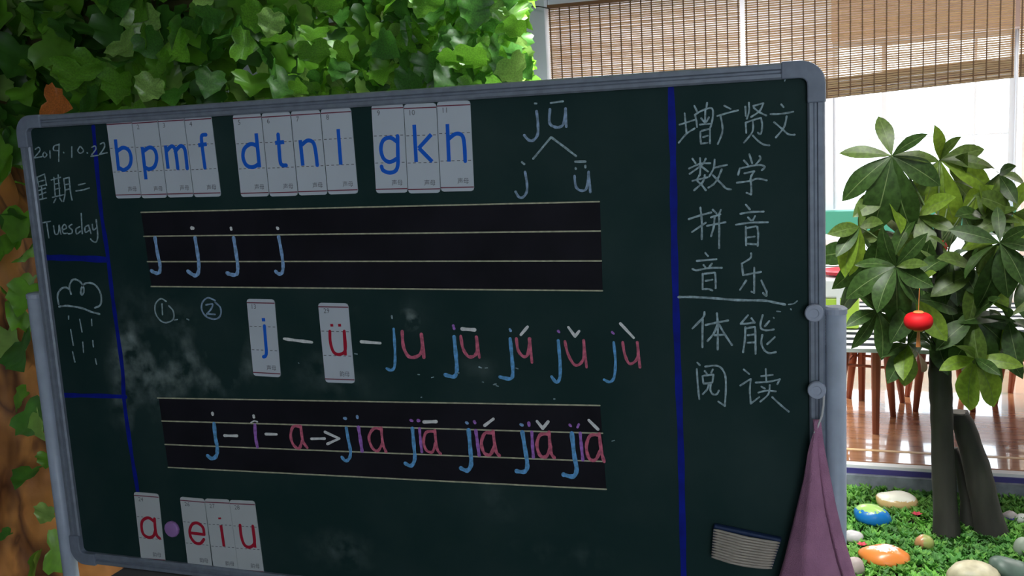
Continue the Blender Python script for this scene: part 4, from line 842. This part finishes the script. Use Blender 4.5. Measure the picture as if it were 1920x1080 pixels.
def paint_mat(name, base, patch=None, axis=2, thr=.0, rough=.3, nscale=9):
    m = mat(name, base, rough, var=.12, scale=30); nt = m.node_tree; N = nt.nodes; L = nt.links; b = N['Principled BSDF']
    if patch:
        tc_ = N.new('ShaderNodeTexCoord'); sp = N.new('ShaderNodeSeparateXYZ'); L.new(tc_.outputs['Generated'], sp.inputs[0])
        nz = N.new('ShaderNodeTexNoise'); nz.inputs['Scale'].default_value = nscale; L.new(tc_.outputs['Generated'], nz.inputs[0])
        ad = N.new('ShaderNodeMath'); ad.operation = 'MULTIPLY_ADD'; L.new(nz.outputs['Fac'], ad.inputs[0]); ad.inputs[1].default_value = .35; L.new(sp.outputs[axis], ad.inputs[2])
        gt = N.new('ShaderNodeMath'); gt.operation = 'GREATER_THAN'; L.new(ad.outputs[0], gt.inputs[0]); gt.inputs[1].default_value = thr
        mx = N.new('ShaderNodeMix'); mx.data_type = 'RGBA'; L.new(gt.outputs[0], mx.inputs[0]); mx.inputs[6].default_value = (*base, 1); mx.inputs[7].default_value = (*patch, 1)
        L.new(mx.outputs[2], b.inputs['Base Color'])
    return m
def stone(u, v, wpx, hpx, m, label, seed, tilt=0, name='painted_stone', cat='stone', dz=.012):
    c = atz(u, v + hpx * .35, .03); sc = (RM @ (c - CAM)).z / FPX; rx = wpx * sc / 2; rz = hpx * sc / 2 * .95; rnd = random.Random(seed); vs = []; fs = []; nu, nv = 20, 12
    c.z = rz * .86 + dz
    for i in range(nv + 1):
        th = math.pi * i / nv
        for j in range(nu):
            a = 2 * math.pi * j / nu; d = Vector((math.sin(th) * math.cos(a), math.sin(th) * math.sin(a), math.cos(th)))
            r = 1 + .14 * noise.noise(d * 1.3 + Vector((seed * 3.1, 0, 0)))
            p = Vector((d.x * rx, d.y * rx * .75, d.z * rz)) * r; p.rotate(Matrix.Rotation(tilt, 3, 'Y')); vs.append(c + p)
    for i in range(nv):
        for j in range(nu): a, b = i * nu + j, i * nu + (j + 1) % nu; fs.append((a, a + nu, b + nu, b))
    return mk(name, vs, fs, m, smooth=True, label=label, cat=cat)
stone(1682, 932, 78, 36, paint_mat('cream_stone', (.62, .42, .18), (.80, .78, .68), 2, .90), 'smooth cream stone with a tan underside behind the blue stone', 1)
stone(1636, 960, 68, 44, paint_mat('blue_green_stone', (.01, .16, .48), (.32, .52, .14), 2, .98), 'stone painted blue with a light green top', 2, .15)
stone(1600, 998, 38, 26, mat('grey_stone', (.42, .40, .42), .5, var=.1, scale=30), 'plain grey stone beside the stand post', 3)
stone(1658, 1035, 92, 42, paint_mat('orange_stone', (.62, .19, .04), (.70, .68, .62), 2, 1.12), 'glossy orange painted stone with a pale top', 4)
stone(1733, 1010, 34, 34, paint_mat('olive_stone', (.45, .22, .10), (.30, .32, .10), 0, .62), 'small olive and rust stone by the trunk foot', 5)
stone(1825, 1072, 96, 54, mat('beige_stone', (.42, .38, .26), .45, var=.2, scale=25), 'large beige speckled stone at the lower edge of the photo', 6)
stone(1898, 1065, 88, 54, mat('slate_stone', (.08, .12, .10), .45, var=.2, scale=25), 'dark slate green stone at the lower right', 7, .4)
stone(1602, 1056, 36, 44, mat('taupe_stone', (.34, .27, .26), .5, var=.1, scale=30), 'taupe stone partly hidden by the towel', 8)
stone(1606, 1085, 44, 26, mat('pinkish_stone', (.55, .46, .46), .5, var=.1, scale=30), 'pinkish grey stone at the bottom edge beside the towel', 9)
stone(1893, 962, 30, 26, paint_mat('violet_stone', (.12, .10, .42), (.40, .36, .36), 2, .80), 'small stone painted violet near the right edge', 10)
stone(1918, 966, 34, 22, mat('white_stone', (.62, .64, .60), .4, var=.1, scale=30), 'small white stone touching the violet stone', 11)
stone(1916, 1018, 30, 40, mat('grey_green_stone', (.30, .34, .28), .5, var=.1, scale=30), 'grey green stone at the right edge', 12)
stone(1641, 902, 26, 12, mat('kerb_pebble', (.40, .38, .34), .7), 'small grey pebble lying against the kerb', 13, name='pebble', cat='pebble')
def flower(u, v, label, s=.010):
    c = atz(u, v, .04); e = empty('red_flower', (c.x, c.y, .01), label, 'flower', 'small red flowers in the moss')
    for i in range(6):
        a = i * math.pi / 3; d = Vector((math.cos(a), math.sin(a), .35)); sd = Vector((-d.y, d.x, 0)) * s * .45; b = Vector((c.x, c.y, c.z))
        mk('petal', [b, b + d * s * .7 + sd, b + d * s * 1.3, b + d * s * .7 - sd, b + d * s * .7 + Vector((0, 0, s * .15))], [(0, 1, 4), (1, 2, 4), (2, 3, 4), (3, 0, 4)], M['flower'], e)
    MB().lathe([(s * .1, -s * .3), (s * .45, 0), (s * .1, s * .4)], c, n=8).build('flower_centre', M['flower'], e)
    MB().tube([(c.x, c.y, .005), c], .001, 5).build('stem', M['stalk'], e)
flower(1719, 965, 'small red flower in the moss left of the trunks', .015); flower(1616, 1022, 'small red flower in the moss next to the orange stone', .014)

# ================================================================== TABLES, STOOLS, BOXES beyond
def table(u0, u1, vf, ztop, depth, stripe, label, ext=None):
    a = atz(u0, vf, ztop); b = atz(u1, vf, ztop); y0 = (a.y + b.y) / 2; x0, x1 = a.x, (ext if ext else b.x)
    e = empty('striped_table', ((x0 + x1) / 2, y0 + depth / 2, ZF), label, 'table', 'tables under black and white striped cloths')
    n = int(depth / stripe); mb = MB(); mb.box(x0 + .02, x1 - .02, y0 + .05, y0 + depth - .02, ztop - .012, ztop - .002, 1)
    mb.build('tabletop', [M['stool'], M['stool']], e)
    cl = MB()
    for i in range(n):
        for h, kk in ((0, 0), (.5, 1)):
            ya = y0 + (i + h) * depth / n; yb = ya + depth / n * .5
            cl.add([(x0, ya, ztop), (x1, ya, ztop), (x1, yb, ztop), (x0, yb, ztop)], [(0, 1, 2, 3)], kk)
    cl.add([(x0, y0 - .002, ztop - .014), (x1, y0 - .002, ztop - .014), (x1, y0, ztop), (x0, y0, ztop)], [(0, 1, 2, 3)], 0)
    cl.build('striped_cloth', [M['cloth_white'], M['cloth_black']], e)
    for (x, y) in ((x0 + .12, y0 + .42), (x1 - .06, y0 + .42), (x0 + .06, y0 + depth - .06), (x1 - .06, y0 + depth - .06)):
        MB().tube([(x, y, ZF), (x, y, ztop - .012)], [.014, .022], 8).build('leg', M['stool'], e)
    return y0
y1_ = table(1580, 1925, 657, .56, 1.0, .10, 'nearer low table with a black and white striped cloth behind the money tree', 3.1)
y2_ = table(1530, 1930, 507, .58, .55, .09, 'farther table with a black and white striped cloth', 3.4)
def stool(x, y, rot, label, h=.40):
    e = empty('wooden_stool', (x, y, ZF), label, 'stool', 'dark wooden stools under the nearer table')
    MB().lathe([(.02, -.012), (.15, -.012), (.155, 0), (.15, .012), (.02, .014)], (x, y, ZF + h), n=20).build('seat', M['stool'], e)
    ft = []
    for i in range(4):
        a = rot + i * math.pi / 2; f = Vector((x + .17 * math.cos(a), y + .17 * math.sin(a), ZF)); t_ = Vector((x + .11 * math.cos(a), y + .11 * math.sin(a), ZF + h - .01)); ft.append(f.lerp(t_, .55))
        MB().tube([f, f.lerp(t_, .5), t_], [.012, .019, .022], 8).build('leg', M['stool'], e, smooth=True)
    for i in range(4): MB().tube([ft[i], ft[(i + 1) % 4]], .007, 6).build('stretcher', M['stool'], e)
yl = atz(1597, 775, ZF)
stool(at(1632, 700, yl.y + .12).x, yl.y + .12, .6, 'dark wooden stool at the left behind the stand post')
stool(at(1735, 700, yl.y + .22).x + .06, yl.y + .22, .9, 'dark wooden stool seen left of and behind the tree trunk')
stool(at(1935, 700, yl.y + .3).x, yl.y + .3, .4, 'dark wooden stool at the right edge of the photo')
def lidbox(u, v, y, wpx, hpx, label, body, lid):
    c = at(u, v, y); sc = (RM @ (c - CAM)).z / FPX; w_, h_ = wpx * sc, hpx * sc; e = empty('storage_box', (c.x, y, c.z - h_ / 2), label, 'box')
    bevel(MB().box(c.x - w_ / 2, c.x + w_ / 2, y - .1, y + .1, c.z - h_ / 2, c.z + h_ * .2).build('box_body', M[body], e), .008)
    bevel(MB().box(c.x - w_ / 2 - .01, c.x + w_ / 2 + .01, y - .11, y + .11, c.z + h_ * .2, c.z + h_ / 2).build('lid', M[lid], e), .01)
    return c.z - h_ / 2
zt2 = .58
pb = atz(1572, 566, .56); yb = y1_ + .45
for (u, w_, lab, bd_, ld) in ((1578, 62, 'white and lime green storage box on the nearer table behind the stand post', 'lime_box', 'white_box'),):
    c = at(u, 570, yb); z0 = .563; sc = (RM @ (c - CAM)).z / FPX; zt_ = at(u, 516, yb).z; x = c.x; ww = w_ * sc / 2
    e = empty('storage_box', (x, yb, z0), lab, 'box')
    hh = zt_ - z0
    if hh < .05: hh = .12
    bevel(MB().box(x - ww, x + ww, yb - .1, yb + .1, z0, z0 + hh * .62).build('box_body', M[bd_], e), .006)
    bevel(MB().box(x - ww - .008, x + ww + .008, yb - .108, yb + .108, z0 + hh * .62, z0 + hh).build('lid', M[ld], e), .008)
    MB().box(x - ww * .25, x - ww * .05, yb - .112, yb - .1, z0 + hh * .1, z0 + hh * .8).build('latch', M['white_box'], e)
    MB().lathe([(.03, 0), (.075, .008), (.085, .022), (.080, .022), (.04, .012)], (x, yb, z0 + hh + .001), n=20).build('plastic_tray', M['red_plastic'], label='red round plastic tray on top of the white and lime box', cat='tray')
y3 = y2_ + .42; c = at(1560, 447, y3)
e = empty('storage_box', (c.x, y3, .583), 'pale lime storage box on the farther table beside the chalkboard edge', 'box')
hh = .14
bevel(MB().box(c.x - .22, c.x + .16, y3 - .1, y3 + .1, .583, .583 + hh * .7).build('box_body', M['lime_box'], e), .006)
bevel(MB().box(c.x - .23, c.x + .17, y3 - .11, y3 + .11, .583 + hh * .7, .583 + hh).build('lid', M['white_box'], e), .008)

# ================================================================== CEILING LIGHTS (fixtures, those over bed and tables added)
def fixture(l, sx, sy, lab):
    e = empty('ceiling_light', (l[0], l[1], l[2]), lab, 'ceiling light', 'ceiling light panels above the frame')
    bevel(MB().box(l[0] - sx / 2 - .02, l[0] + sx / 2 + .02, l[1] - sy / 2 - .02, l[1] + sy / 2 + .02, l[2] + .01, 2.62).build('housing', M['white_box'], e), .004)
fixture(GARDEN_LAMP['loc'], .8, .4, 'white ceiling light panel above the vine canopy')
fixture(ADDED_BED_LAMP['loc'], .8, .4, 'unseen white ceiling light panel added above the moss bed')
for (l, a, b, p), nm in zip(ADDED_ROOM_LAMPS, ('left', 'right')): fixture(l, a, b, 'unseen white ceiling light panel added above the tables, the %s one' % nm)
